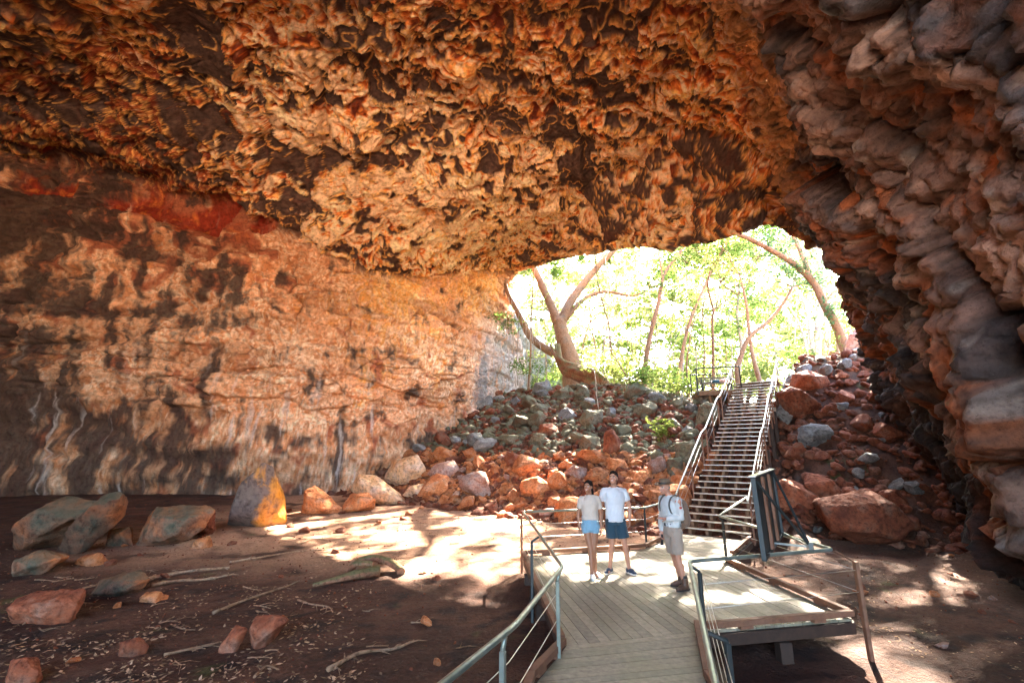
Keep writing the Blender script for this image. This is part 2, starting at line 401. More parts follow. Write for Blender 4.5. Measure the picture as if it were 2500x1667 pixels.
# right wall colour
rc = lerp(one*C(.21, .115, .085), one*C(.40, .23, .165), sst(-.15, .35, foldr-.55+lump*.9+f3*.4))
rc = lerp(rc, one*C(.085, .072, .075), sst(-.04, .20, fbm(FQ*.6+5, 4, 110)+.06+.1*sst(9.5, 8, V_*1.0)))
rc = lerp(rc, one*C(.42, .13, .05), sst(.1, .35, fbm(FQ*.8+15, 4, 111)+.25*sst(.5, .1, foldr)-.03))
rc = lerp(rc, one*C(.46, .41, .37), sst(.2, .4, fbm(P0*1.6, 3, 112))*.6)
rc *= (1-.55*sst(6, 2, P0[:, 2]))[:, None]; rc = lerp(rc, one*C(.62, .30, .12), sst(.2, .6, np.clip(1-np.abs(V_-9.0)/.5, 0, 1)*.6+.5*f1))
rc *= ((.66+.45*rr1)*(.55+.65*np.clip(foldr*.6+foldr2*.5, 0, 1.1))*(.8+.4*rr3))[:, None]; rc = lerp(rc, one*C(.05, .035, .03), np.clip(pits*.6+.5*np.exp(-(re1/.03)**2)+.55*np.exp(-(re2/.025)**2)*sst(-.1, .2, f1)+.3*np.exp(-(re3/.04)**2)*sst(.0, .25, f3), 0, 1))
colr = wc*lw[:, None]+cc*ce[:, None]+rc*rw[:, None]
bcol = lerp(one*C(.30, .028, .010), one*C(.62, .16, .03), sst(.05, .4, f1+.3*f3)); bcol = lerp(bcol, one*C(.66, .40, .26), sst(.22, .36, fbm(np.stack([along*1.9, P0[:, 2]*.2, P0[:, 1]*.4], 1), 3, 141)))
colr = lerp(colr, bcol, sst(.18, .55, band+.25*f1)*.92)
colr = np.clip(colr*(1+.25*fbm(P0*7, 2, 120))[:, None], .01, .9)
# ------------------------------------------------------------------ rock material
def rock_material(name, attr=True, base=(.3, .15, .1), bs=.5, tint=None, scale=1.0):
    m, nt, b = new_mat(name); tc = N(nt, 'TexCoord')
    v = tc.outputs['Object']
    n1 = noise(nt, 6*scale, 6, .65, v); n2 = noise(nt, 22*scale, 5, .65, v)
    if attr:
        at = N(nt, 'Attribute', attribute_name='rock'); c = at.outputs['Color']
    else:
        n0 = noise(nt, 1.3*scale, 5, .6, v)
        c = ramp(nt, n0.outputs[0], tint)
    g = ramp(nt, n1.outputs[0], [(.28, (.52, .48, .45)), (.5, (1, 1, 1)), (.75, (1.25, 1.24, 1.22))])
    c = mix(nt, 1.0, c, g, 'MULTIPLY')
    sp = ramp(nt, n2.outputs[0], [(.32, (.45, .40, .38)), (.42, (1, 1, 1)), (1, (1, 1, 1))])
    c = mix(nt, .7, c, sp, 'MULTIPLY')
    nt.links.new(c, b.inputs['Base Color']); b.inputs['Roughness'].default_value = .82
    b.inputs['Specular IOR Level'].default_value = .25
    ad = N(nt, 'Math', operation='ADD'); ad.inputs[1].default_value = 0
    mu = N(nt, 'Math', operation='MULTIPLY'); mu.inputs[1].default_value = .35
    nt.links.new(n2.outputs[0], mu.inputs[0]); nt.links.new(n1.outputs[0], ad.inputs[0]); nt.links.new(mu.outputs[0], ad.inputs[1])
    bump(nt, b, ad.outputs[0], bs*1.3, .12/scale)
    return m
M_CAVE = rock_material('cave_rock')
def shell_piece(name, v0, v1, label, cat):
    j0 = int(np.searchsorted(vs, v0)); j1 = int(np.searchsorted(vs, v1))
    idx = np.arange(nu*nv).reshape(nu, nv)[:, j0:j1+1]
    sel = idx.ravel(); loc = np.arange(len(sel)).reshape(idx.shape)
    F = np.stack([loc[:-1, :-1], loc[1:, :-1], loc[1:, 1:], loc[:-1, 1:]], 2).reshape(-1, 4)
    if sgn < 0: F = F[:, ::-1]
    o = np_mesh(name, SD[sel], F, M_CAVE, attrs={'rock': colr[sel]})
    return tag(o, label, cat, kind='structure')
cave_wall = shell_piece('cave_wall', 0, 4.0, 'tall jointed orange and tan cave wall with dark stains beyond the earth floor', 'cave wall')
cave_ceiling = shell_piece('cave_ceiling', 4.0, 9.0, 'orange and cream cave ceiling with dark scabs and torn ridges arching overhead', 'cave ceiling')
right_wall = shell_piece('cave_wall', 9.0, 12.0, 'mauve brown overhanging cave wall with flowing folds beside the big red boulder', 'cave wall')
# ------------------------------------------------------------------ ground mesh
def build_ground():
    xs = np.concatenate([np.linspace(-400, -45, 14), np.linspace(-42, -26, 20), np.linspace(-25.5, -3, 220), np.linspace(-2.9, 20, 300), np.linspace(20.5, 45, 50), np.linspace(50, 400, 14)])
    ys = np.concatenate([np.linspace(-400, -20, 12), np.linspace(-18, 2, 30), np.linspace(2.2, 26, 400), np.linspace(26.2, 45, 90), np.linspace(46, 90, 30), np.linspace(100, 600, 14)])
    XX, YY = np.meshgrid(xs, ys); x = XX.ravel(); y = YY.ravel(); z = ground_z(x, y)
    z = np.where(y > 60, z+0.0, z)
    Vv = np.stack([x, y, z], 1); ny, nx = XX.shape
    i = np.arange(nx*ny).reshape(ny, nx)
    F = np.stack([i[:-1, :-1], i[:-1, 1:], i[1:, 1:], i[1:, :-1]], 2).reshape(-1, 4)
    p = np.stack([x, y, 0*x], 1); s = (x-5.5)*.587+(y-13.4)*.81
    moss = sst(.22, .4, fbm(p*.6, 3, 200))*sst(.0, .25, fbm(p*2.5, 3, 201))
    dirt = np.ones((len(x), 1))*C(.070, .027, .015)
    dirt = lerp(dirt, np.ones((len(x), 1))*C(.13, .055, .032), sst(-.2, .35, fbm(p*.8, 4, 202)))
    dirt = lerp(dirt, np.ones((len(x), 1))*C(.042, .02, .014), sst(.05, .35, fbm(p*2.2, 3, 203)))
    dirt = lerp(dirt, np.ones((len(x), 1))*C(.10, .12, .03), moss*.55)
    on = np.ones((len(x), 1))
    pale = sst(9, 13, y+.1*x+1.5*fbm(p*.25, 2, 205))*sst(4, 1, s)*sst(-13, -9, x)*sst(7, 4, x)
    dirt = lerp(dirt, on*C(.50, .28, .17), pale*sst(-.35, .15, fbm(p*1.1, 3, 206)+.1))  # soil lightened where the sun pool falls, also to bounce light upwards
    dirt = lerp(dirt, on*C(.40, .24, .165), sst(7.5, 9, x)*sst(3.5, 1.5, s)*sst(5, 7, y)*.2)
    dirt = lerp(dirt, on*C(.55, .40, .28), sst(-2.5, -6, y))  # unseen pale ground behind the camera, added to bounce light onto the ceiling
    dirt = lerp(dirt, on*C(.20, .15, .09), sst(9, 13, s))
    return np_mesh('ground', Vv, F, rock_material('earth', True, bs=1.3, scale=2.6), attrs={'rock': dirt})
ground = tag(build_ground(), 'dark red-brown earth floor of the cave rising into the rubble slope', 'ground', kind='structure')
# ================================================================== rocks
def rock_mat2(name, tint, scale=1.5, moss=0.0, mosscol=(.10, .12, .04), bs=.5, pits=True):
    m, nt, b = new_mat(name); tc = N(nt, 'TexCoord'); oi = N(nt, 'ObjectInfo'); v = tc.outputs['Object']
    n0 = noise(nt, 1.1*scale, 5, .6, v, .4); n1 = noise(nt, 7*scale, 6, .65, v); n2 = noise(nt, 26*scale, 4, .6, v)
    if name == 'spike_glow_rock':
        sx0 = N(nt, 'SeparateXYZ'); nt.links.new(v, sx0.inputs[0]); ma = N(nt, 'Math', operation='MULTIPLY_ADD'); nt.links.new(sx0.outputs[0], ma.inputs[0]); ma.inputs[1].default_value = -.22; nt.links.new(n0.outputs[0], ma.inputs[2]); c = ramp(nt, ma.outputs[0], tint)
    else: c = ramp(nt, n0.outputs[0], tint)
    hs = N(nt, 'HueSaturation'); nt.links.new(c, hs.inputs['Color'])
    mr = N(nt, 'MapRange'); mr.inputs['To Min'].default_value = .7; mr.inputs['To Max'].default_value = 1.25
    nt.links.new(oi.outputs['Random'], mr.inputs[0]); nt.links.new(mr.outputs[0], hs.inputs['Value'])
    c = hs.outputs[0]
    c = mix(nt, 1.0, c, ramp(nt, n1.outputs[0], [(.32, (.42, .38, .35)), (.5, (1, 1, 1)), (.7, (1.3, 1.27, 1.22))]), 'MULTIPLY')
    if pits: c = mix(nt, .75, c, ramp(nt, n2.outputs[0], [(.3, (.3, .26, .25)), (.38, (1, 1, 1))]), 'MULTIPLY')
    if moss:
        ge = N(nt, 'NewGeometry'); sx = N(nt, 'SeparateXYZ'); nt.links.new(ge.outputs['Normal'], sx.inputs[0])
        ad = N(nt, 'Math', operation='ADD'); nt.links.new(sx.outputs[2], ad.inputs[0]); nt.links.new(n0.outputs[0], ad.inputs[1])
        f = ramp(nt, ad.outputs[0], [(.75, (0, 0, 0)), (1.0, (moss, moss, moss))])
        c = mix(nt, f, c, mosscol)
    nt.links.new(c, b.inputs['Base Color']); b.inputs['Roughness'].default_value = .85; b.inputs['Specular IOR Level'].default_value = .25
    bump(nt, b, n1.outputs[0], bs*1.5, .10/scale); return m
M_OR = rock_mat2('orange_rock', [(.3, (.30, .075, .025)), (.5, (.52, .19, .07)), (.72, (.46, .27, .17))])
M_RED = rock_mat2('red_rock', [(.3, (.12, .032, .018)), (.5, (.25, .075, .035)), (.74, (.24, .14, .10))])
M_GRN = rock_mat2('mossy_rock', [(.3, (.17, .08, .045)), (.5, (.15, .12, .08)), (.7, (.21, .20, .155))], moss=.5, mosscol=(.13, .14, .075))
M_GREY = rock_mat2('grey_rock', [(.3, (.12, .11, .11)), (.5, (.20, .19, .18)), (.7, (.30, .29, .28))])
M_SLAB = rock_mat2('slab_rock', [(.40, (.36, .115, .04)), (.53, (.20, .10, .06)), (.66, (.085, .085, .06))], scale=.8, moss=.55, mosscol=(.085, .09, .055))
M_CRM = rock_mat2('cream_rock', [(.3, (.62, .30, .10)), (.5, (.70, .42, .24)), (.7, (.60, .45, .36))], scale=1.0, pits=False)
M_SPK = rock_mat2('spike_glow_rock', [(.26, (.80, .33, .03)), (.38, (.66, .30, .09)), (.45, (.26, .18, .15)), (.8, (.30, .22, .18))], scale=.7, pits=False)  # golden bounce glow painted on the right side, grey-brown on the left
M_LILAC = rock_mat2('lilac_rock', [(.3, (.30, .12, .07)), (.5, (.40, .24, .19)), (.7, (.44, .36, .33))])

def rock_proto(seed, cuts=9, sub=4, rough=.05, flat=1.0):
    r = np.random.RandomState(seed)
    bm = bmesh.new(); bmesh.ops.create_icosphere(bm, subdivisions=sub, radius=1.0)
    V = np.array([v.co[:] for v in bm.verts])
    for _ in range(cuts):
        n = r.normal(size=3); n /= np.linalg.norm(n); d = r.uniform(.42, .78)
        k = V@n; over = np.clip(k-d, 0, None); V -= over[:, None]*n*.97
    V *= np.array([1, r.uniform(.75, 1), r.uniform(.65, .9)*flat])
    V += (V/np.linalg.norm(V, axis=1)[:, None])*(rough*fbm(V*2.2+seed*3.3, 4, seed)+.4*rough*pn(V*9+seed, seed))[:, None]
    V /= np.abs(V).max(axis=0)
    for v, c in zip(bm.verts, V): v.co = c
    me = bpy.data.meshes.new('rock')
    for f in bm.faces: f.smooth = True
    bm.to_mesh(me); bm.free(); return me
PROTOS = [rock_proto(s, 8+s % 6, 4 if s < 10 else 3, .085) for s in range(16)]
def ground_hit(px, py):
    d = ray(px, py); ts = np.linspace(3, 60, 1500)
    x = d.x*ts; y = d.y*ts; z = HC+d.z*ts
    below = z < ground_z(x, y)
    if not below.any(): return CAM+d*30
    return CAM+d*float(ts[int(np.argmax(below))])
boulder_fp = []
def hull_rock(poly, mat, label, depth=.8, y=None, group=None, seed=0, rough=.05, sink=.12, twist=0.0, cat='boulder', name='boulder', sub=3):
    """a solid boulder of its own distance and thickness whose silhouette follows the outline"""
    r = random.Random(seed+len(poly)*7+int(poly[0][0]))
    pb = max(poly, key=lambda p: p[1]); cx = sum(p[0] for p in poly)/len(poly)
    if y is None:
        hit = ground_hit(cx, pb[1]); y = hit.y
    pts = [Y(a, b, y) for a, b in poly]
    c = sum(pts, Vector())/len(pts); wid = max(p.x for p in pts)-min(p.x for p in pts)
    hgt = max(p.z for p in pts)-min(p.z for p in pts)
    dep = depth*min(wid, 1.4*hgt+.3)
    c = c+Vector((0, dep*.4, 0)); zmin = min(p.z for p in pts)
    P = []
    for p in pts:
        q = p+Vector((0, dep*.4, 0))-c; P.append(q+Vector((0, r.uniform(-.2, .2)*dep, 0)))
    for sgn_, k in ((-1, .62), (1, .7)):
        for p in pts[r.randrange(2)::2]:
            q = (p+Vector((0, dep*.4, 0))-c)
            P.append(Vector((q.x*k*r.uniform(.7, 1.15), sgn_*dep*.45*r.uniform(.75, 1.1)+twist*q.x, q.z*k*r.uniform(.85, 1.05))))
    for q in P:
        if q.z+c.z < zmin+.12*hgt: q.z -= sink+.05
    bm = bmesh.new()
    for q in P: bm.verts.new(q)
    res = bmesh.ops.convex_hull(bm, input=bm.verts)
    junk = list(set(g for g in res["geom_interior"]+res["geom_unused"] if isinstance(g, bmesh.types.BMVert)))
    bmesh.ops.delete(bm, geom=junk, context='VERTS')
    bmesh.ops.dissolve_limit(bm, angle_limit=R(14), verts=bm.verts, edges=bm.edges)
    bmesh.ops.bevel(bm, geom=list(bm.edges), offset=.016*max(wid, hgt)**.8, segments=1, affect='EDGES', clamp_overlap=True)
    bmesh.ops.triangulate(bm, faces=bm.faces)
    for _ in range(sub+2):
        mx = max(wid, hgt)/(10*2**(sub-1)/2)
        es = [e for e in bm.edges if e.calc_length() > mx]
        if not es: break
        bmesh.ops.subdivide_edges(bm, edges=es, cuts=1); bmesh.ops.triangulate(bm, faces=[f for f in bm.faces if len(f.verts) > 3])
    V = np.array([v.co[:] for v in bm.verts]); bm.normal_update(); NN = np.array([v.normal[:] for v in bm.verts])
    L = max(wid, hgt)
    o = np.array(c[:])
    V = V+NN*(rough*L*fbm((V+o)*2.2/max(L, .6)*1.0, 4, seed+3)+rough*.35*L*ridged((V+o)*5/max(L, .6), 3, seed+5)-rough*.2*L)[:, None]
    V = V+NN*(.035*fbm((V+o)*3.3, 3, seed+9)+.02*ridged((V+o)*7, 2, seed+4))[:, None]*min(1.0, L)
    for v, q in zip(bm.verts, V): v.co = q
    ob = bm_obj(name, bm, mat, None, True); ob.location = c
    boulder_fp.append((c.x, c.y, max(wid, dep)/2, c.z))
    return tag(ob, label, cat, group)
H = hull_rock
H([(-35,1300),(20,1275),(53,1246),(112,1214),(207,1230),(205,1259),(140,1310),(70,1342),(0,1348)], M_SLAB, 'big grey-green slab leaning at the left edge of the photo', seed=1, rough=.06)
H([(85,1350),(149,1291),(213,1254),(238,1205),(268,1206),(271,1220),(255,1262),(236,1296),(143,1362)], M_SLAB, 'narrow orange slab with a hooked tip leaning on the big grey-green slab', seed=2, rough=.055, depth=.6)
H([(0,1398),(30,1362),(85,1345),(122,1368),(95,1400),(20,1410)], M_SLAB, 'low dark green slab in front of the leaning slabs', seed=3)
H([(306,1339),(314,1275),(361,1238),(478,1241),(489,1252),(470,1295),(445,1316),(360,1338)], M_SLAB, 'squat boulder with a grey-green top and a red overhanging right side', seed=4, rough=.06)
H([(470,1305),(478,1250),(514,1250),(516,1298),(500,1308)], M_RED, 'dark red rock tucked behind the squat boulder', seed=5)
H([(247,1335),(252,1294),(300,1290),(308,1338)], M_SLAB, 'small brown rock between the leaning slabs and the squat boulder', seed=6)
H([(520,1288),(540,1240),(558,1180),(590,1150),(617,1136),(630,1128),(640,1140),(655,1180),(660,1230),(665,1275),(630,1288),(570,1290)], M_SPK, 'tall pointed standing rock with a golden glow painted on its right face', seed=7, rough=.03, depth=.9)
H([(728,1252),(734,1200),(752,1186),(790,1215),(823,1246),(810,1256)], M_OR, 'jagged orange rock with a notch just right of the tall pointed rock', seed=8)
H([(812,1252),(845,1205),(890,1206),(914,1222),(905,1246)], M_OR, 'flat orange rock leaning below the sunlit slab', seed=9)
H([(842,1200),(864,1156),(905,1162),(950,1195),(986,1226),(925,1234),(880,1222)], M_CRM, 'sunlit golden slab with a white top, lying in front of the cream block', seed=10, rough=.03)
H([(927,1172),(946,1126),(1015,1109),(1034,1140),(1036,1172),(972,1192)], M_CRM, 'big cream block standing against the foot of the cave wall', seed=11, rough=.03)
H([(978,1210),(1000,1186),(1031,1180),(1042,1212),(1000,1222)], M_CRM, 'small yellow rock at the right foot of the cream block', seed=12)
H([(1039,1158),(1060,1132),(1105,1124),(1127,1158),(1084,1178)], M_LILAC, 'wide pinkish block at the left end of the rubble slope', seed=13)
H([(186,1458),(212,1424),(303,1400),(335,1424),(319,1447),(255,1461)], M_SLAB, 'dark green slab with a rusty top lying on the open floor at the left', seed=14)
H([(308,1474),(335,1455),(375,1450),(387,1472)], M_OR, 'low flat orange stone just right of the dark green slab', seed=15, cat='rock', name='rock')
H([(0,1530),(0,1475),(32,1461),(149,1456),(163,1488),(128,1527)], M_RED, 'dark brown boulder with an orange end at the left edge of the floor', seed=16)
H([(518,1596),(558,1534),(595,1541),(560,1590)], M_RED, 'thin red rock leaning towards a wider one in the dark foreground', seed=17, cat='rock', name='rock')
H([(590,1551),(606,1514),(660,1508),(688,1525),(655,1550),(620,1590),(600,1592)], M_RED, 'wide flat-topped red rock in the dark foreground', seed=18, cat='rock', name='rock')
H([(271,1605),(280,1572),(318,1562),(340,1590),(325,1606)], M_RED, 'lone rusty rock in the shaded foreground at the left', seed=19, cat='rock', name='rock')
H([(-10,1690),(0,1622),(45,1614),(72,1650),(60,1690)], M_RED, 'rusty rock cut off by the bottom left corner', seed=20, cat='rock', name='rock')
H([(450,1340),(470,1318),(500,1310),(504,1340)], M_OR, 'small stone below the squat red-sided boulder', seed=21, cat='rock', name='rock')
H([(158,1382),(185,1362),(235,1352),(235,1382)], M_OR, 'small orange stone below the hooked slab', seed=22, cat='rock', name='rock')
H([(2034,1243),(2045,1226),(2110,1212),(2190,1198),(2250,1240),(2285,1289),(2262,1320),(2227,1347),(2150,1332),(2066,1306)], M_RED, 'huge smooth red boulder lying under the overhanging right wall', seed=23, rough=.018, depth=.8, sub=4)
H([(1900,1182),(1925,1170),(1978,1177),(2020,1210),(2037,1235),(1987,1262),(1925,1250)], M_RED, 'dull red boulder behind the slatted board', seed=24, rough=.025)
H([(1974,1185),(2003,1158),(2028,1160),(2090,1202),(2080,1222),(2037,1227)], M_RED, 'pointed red boulder just above the huge smooth boulder', seed=25, rough=.02)
H([(1959,1069),(1974,1038),(2005,1030),(2034,1036),(2047,1057),(2024,1092),(1966,1094)], M_GREY, 'round grey boulder among the red rubble right of the stairs', seed=26, rough=.03)
H([(1918,955),(1945,938),(1990,960),(2018,990),(1985,1030),(1945,1010)], M_RED, 'large tilted red boulder beside the upper stairs', seed=27, rough=.03)
H([(1954,940),(1955,908),(1985,900),(2041,914),(2051,950),(2000,955)], M_RED, 'long reddish boulder at the top of the rubble right of the stairs', seed=28, rough=.03)
H([(1916,940),(1930,915),(1956,903),(1962,940)], M_GREY, 'grey-green boulder touching the rail at the top of the stairs', seed=29)
H([(1904,1010),(1915,985),(1960,990),(1966,1018),(1930,1028)], M_GREY, 'dark flat boulder beside the middle of the stairs', seed=30)
H([(2080,848),(2085,812),(2105,796),(2130,800),(2145,855)], M_LILAC, 'pinkish block perched at the top right of the rubble by the cave mouth', seed=31, y=21)
H([(1990,1278),(2005,1255),(2035,1250),(2048,1276)], M_RED, 'small rock at the left foot of the huge smooth boulder', seed=32, cat='rock', name='rock')
H([(1474,1100),(1478,1055),(1498,1045),(1518,1070),(1522,1105),(1500,1118),(1482,1116)], M_RED, 'upright red boulder standing in the middle of the rubble slope', seed=33, rough=.03)
H([(1416,1080),(1425,1062),(1468,1066),(1472,1096),(1445,1106),(1420,1102)], M_GRN, 'moss-topped red boulder left of the upright one', seed=34)
H([(1416,1024),(1434,998),(1474,999),(1482,1036),(1434,1044)], M_GRN, 'broad pale green boulder high on the rubble slope', seed=35, rough=.03)
H([(1400,963),(1418,937),(1436,942),(1450,972),(1425,975)], M_GRN, 'olive boulder below the twisted roots of the leaning tree', seed=36)
H([(1298,958),(1305,932),(1340,926),(1352,952),(1320,965)], M_GREY, 'grey boulder at the top left of the rubble slope', seed=37)
H([(1246,1146),(1270,1108),(1311,1119),(1347,1140),(1310,1160),(1273,1168)], M_OR, 'broad hollow-topped orange boulder in the lower rubble', seed=38, rough=.03)
H([(1266,1204),(1273,1176),(1314,1163),(1345,1185),(1366,1214),(1300,1212)], M_OR, 'long orange boulder left of the young woman', seed=39, rough=.03)
H([(1375,1160),(1403,1134),(1437,1144),(1433,1174),(1395,1172)], M_LILAC, 'grey-brown boulder behind the young woman', seed=40)
H([(1426,1168),(1454,1142),(1492,1147),(1500,1180),(1460,1190)], M_OR, 'orange boulder with a bright edge between the two young visitors', seed=41)
H([(1483,1146),(1492,1119),(1530,1121),(1540,1150),(1510,1156)], M_OR, 'flat-topped orange boulder above the young man', seed=42)
H([(1547,1172),(1560,1152),(1592,1148),(1598,1176),(1570,1184)], M_OR, 'orange boulder midway between the young man and the guide', seed=43)
H([(1582,1216),(1590,1196),(1612,1186),(1630,1200),(1628,1226),(1600,1228)], M_OR, 'bright orange boulder beside the brim of the brown hat', seed=44)
H([(1632,1160),(1634,1120),(1668,1116),(1672,1162),(1650,1170)], M_GRN, 'mossy column-shaped boulder near the stair handrail', seed=45)
H([(1655,1128),(1657,1084),(1700,1070),(1716,1110),(1700,1140)], M_GRN, 'square red block with a grey-green top touching the stair handrail', seed=46)
H([(1294,1078),(1300,1056),(1334,1058),(1342,1078),(1318,1084)], M_GRN, 'small mossy wedge of rock at the left of the slope', seed=47, cat='rock', name='rock')
H([(1308,1062),(1320,1034),(1352,1032),(1373,1056),(1340,1066)], M_RED, 'dark red boulder touching the small mossy wedge', seed=48)
H([(1704,1036),(1712,990),(1735,976),(1760,990),(1758,1042)], M_GRN, 'tall green boulder under the bench platform', seed=49)
H([(1722,1150),(1735,1105),(1765,1100),(1775,1150),(1750,1180)], M_OR, 'orange boulder visible through the lower stair treads', seed=50)
# ---- random rubble -------------------------------------------------
def scatter(n, box, size, mats, label, group, seed, name='rock', cat='rock', small=.0, mind=.66, flatn=.9, cond=None):
    r = random.Random(seed); placed = []; tries = 0
    while len(placed) < n and tries < n*260:
        tries += 1
        s = r.uniform(box[0], box[1]); t = r.uniform(box[2], box[3])
        x = 5.5+s*.587+t*.81; y = 13.4+s*.81-t*.587
        a = size[0]*(size[1]/size[0])**(r.random()**1.6)
        z = gz(x, y); px, py = proj((x, y, z+a*.4))
        if px < 980 or px > 2230 or py > 1330 or py < 780: continue
        if cond and not cond(x, y, px, py, s, t): continue
        if -1.35 < t < 1.35 and -.3 < s < 12 and a > .42: continue
        if any((x-q[0])**2+(y-q[1])**2 < (mind*(a+q[2]))**2 for q in placed): continue
        if any((x-q[0])**2+(y-q[1])**2 < (.85*(a*.6+q[2]))**2 for q in boulder_fp): continue
        placed.append((x, y, a))
        me = PROTOS[r.randrange(10)]
        key = (me.name, mats[0].name)
        mt = r.choice(mats); ck = (me.name, mt.name)
        if ck not in _mc:
            m2 = me.copy(); m2.materials.clear(); m2.materials.append(mt); m2.name = 'rock_mesh'; _mc[ck] = m2
        o = bpy.data.objects.new(name, _mc[ck]); link(o)
        o.scale = (a*r.uniform(.8, 1.25), a*r.uniform(.7, 1.1), a*r.uniform(.55, .95)*flatn)
        o.rotation_euler = (r.uniform(-.6, .6), r.uniform(-.6, .6), r.uniform(0, 6.28))
        o.location = (x, y, z+a*.28); tag(o, label, cat, group)
    boulder_fp.extend([(q[0], q[1], q[2]*.8, 0) for q in placed])
    return placed
_mc = {}
scatter(88, (1.0, 4.6, -17, -1.6), (.24, .85), [M_OR, M_OR, M_OR, M_OR, M_LILAC, M_RED], 'angular orange rock in the lower rubble left of the stairs', 'orange rubble at the foot of the slope', 5)
scatter(84, (4.2, 12.5, -19, -1.6), (.28, .75), [M_GRN, M_GRN, M_GREY, M_RED], 'mossy grey-green rock in the upper rubble left of the stairs', 'mossy rubble high on the slope', 6)
scatter(72, (3.0, 12.5, 1.5, 9), (.2, .55), [M_RED, M_RED, M_RED, M_GREY], 'angular dull red rock in the rubble right of the stairs', 'red rubble right of the stairs', 7)
# stones lying out on the open floor
def floor_stones(n, seed, pxr, pyr, size, label, group, mats):
    r = random.Random(seed)
    for _ in range(n):
        px = r.uniform(*pxr); py = r.uniform(*pyr); h = ground_hit(px, py); a = r.uniform(*size)
        if -0.9 < h.x < 5.4 and h.y < 13.5: continue
        me = PROTOS[10+r.randrange(6)]; mt = r.choice(mats); ck = (me.name, mt.name)
        if ck not in _mc:
            m2 = me.copy(); m2.materials.clear(); m2.materials.append(mt); m2.name = 'stone_mesh'; _mc[ck] = m2
        o = bpy.data.objects.new('stone', _mc[ck]); link(o); o.scale = (a*r.uniform(.8, 1.4), a, a*r.uniform(.4, .8))
        o.rotation_euler = (r.uniform(-.3, .3), r.uniform(-.3, .3), r.uniform(0, 6.28)); o.location = (h.x, h.y, gz(h.x, h.y)+a*.2)
        tag(o, label, 'stone', group)
floor_stones(26, 3, (680, 1330), (1200, 1300), (.10, .24), 'small reddish stone scattered on the sunlit floor by the rubble', 'stones on the sunlit floor', [M_OR, M_RED, M_OR])
floor_stones(20, 4, (40, 1150), (1300, 1640), (.06, .15), 'small stone lying on the dark earth floor left of the boardwalk', 'stones on the dark floor', [M_OR, M_RED])
floor_stones(16, 8, (1950, 2480), (1330, 1660), (.05, .12), 'small stone lying on the earth right of the boardwalk', 'stones right of the boardwalk', [M_OR, M_RED, M_LILAC])
# ---- fine rubble: nobody could count it ----------------------------
def baked(name, n, gen, mat, seed, label, cat, sub=2, attrs=None):
    r = np.random.RandomState(seed); bases = []
    for k in range(5):
        bm = bmesh.new(); bmesh.ops.create_icosphere(bm, subdivisions=sub, radius=1)
        V = np.array([v.co[:] for v in bm.verts]); F = np.array([[v.index for v in f.verts] for f in bm.faces]); bm.free()
        for _ in range(7):
            nn = r.normal(size=3); nn /= np.linalg.norm(nn); V -= np.clip(V@nn-r.uniform(.45, .75), 0, None)[:, None]*nn
        bases.append((V, F))
    VV = []; FF = []; off = 0
    for i in range(n):
        g = gen(r)
        if g is None: continue
        x, y, a = g; V, F = bases[r.randint(5)]
        e = r.uniform(-.7, .7, 2); c = Matrix.Rotation(r.uniform(0, 6.28), 3, 'Z') @ Matrix.Rotation(e[0], 3, 'X') @ Matrix.Rotation(e[1], 3, 'Y')
        W = (V*np.array([a*r.uniform(.7, 1.3), a*r.uniform(.7, 1.2), a*r.uniform(.4, .9)]))@np.array(c).T
        VV.append(W+np.array([x, y, 0])); FF.append(F+off); off += len(V)
    V = np.concatenate(VV); F = np.concatenate(FF)
    cen = np.repeat(np.array([v.mean(0) for v in VV]), [len(v) for v in VV], axis=0)
    V[:, 2] += ground_z(cen[:, 0], cen[:, 1])+.01
    o = np_mesh(name, V, F, mat, smooth=False); return tag(o, label, cat, kind='stuff')
def gen_rub(r):
    s = .4+13*r.rand()**1.1; t = r.uniform(-20, 9)
    x = 5.5+s*.587+t*.81; y = 13.4+s*.81-t*.587
    if t > 1.2 and s < 2.6: return None
    return x, y, .06+.26*r.rand()**2.2
baked('rubble', 6800, gen_rub, M_RED, 3, 'fine red-brown rubble filling the gaps between the boulders of the slope', 'rubble')
def gen_rub3(r):
    s = 4.6+9*r.rand(); t = r.uniform(-20, -1.3); return 5.5+s*.587+t*.81, 13.4+s*.81-t*.587, .08+.30*r.rand()**2
baked('rubble', 2600, gen_rub3, M_GRN, 6, 'fine mossy grey-green rubble high on the slope left of the stairs', 'rubble')
def gen_rub2(r):
    s = 1.2+3.8*r.rand(); t = r.uniform(-17, -1.2); x = 5.5+s*.587+t*.81; y = 13.4+s*.81-t*.587
    return x, y, .06+.26*r.rand()**2
baked('rubble', 1700, gen_rub2, M_OR, 4, 'fine orange rubble at the foot of the slope left of the stairs', 'rubble')
def gen_grit(r):
    x = r.uniform(-16, 13); y = 3+r.rand()**.7*17
    if -.8 < x < 5.3 and y < 13.2: return None
    return x, y, .008+.03*r.rand()**3
baked('gravel', 4200, gen_grit, M_RED, 5, 'tiny stones and crumbs of earth strewn over the cave floor', 'gravel', sub=1)
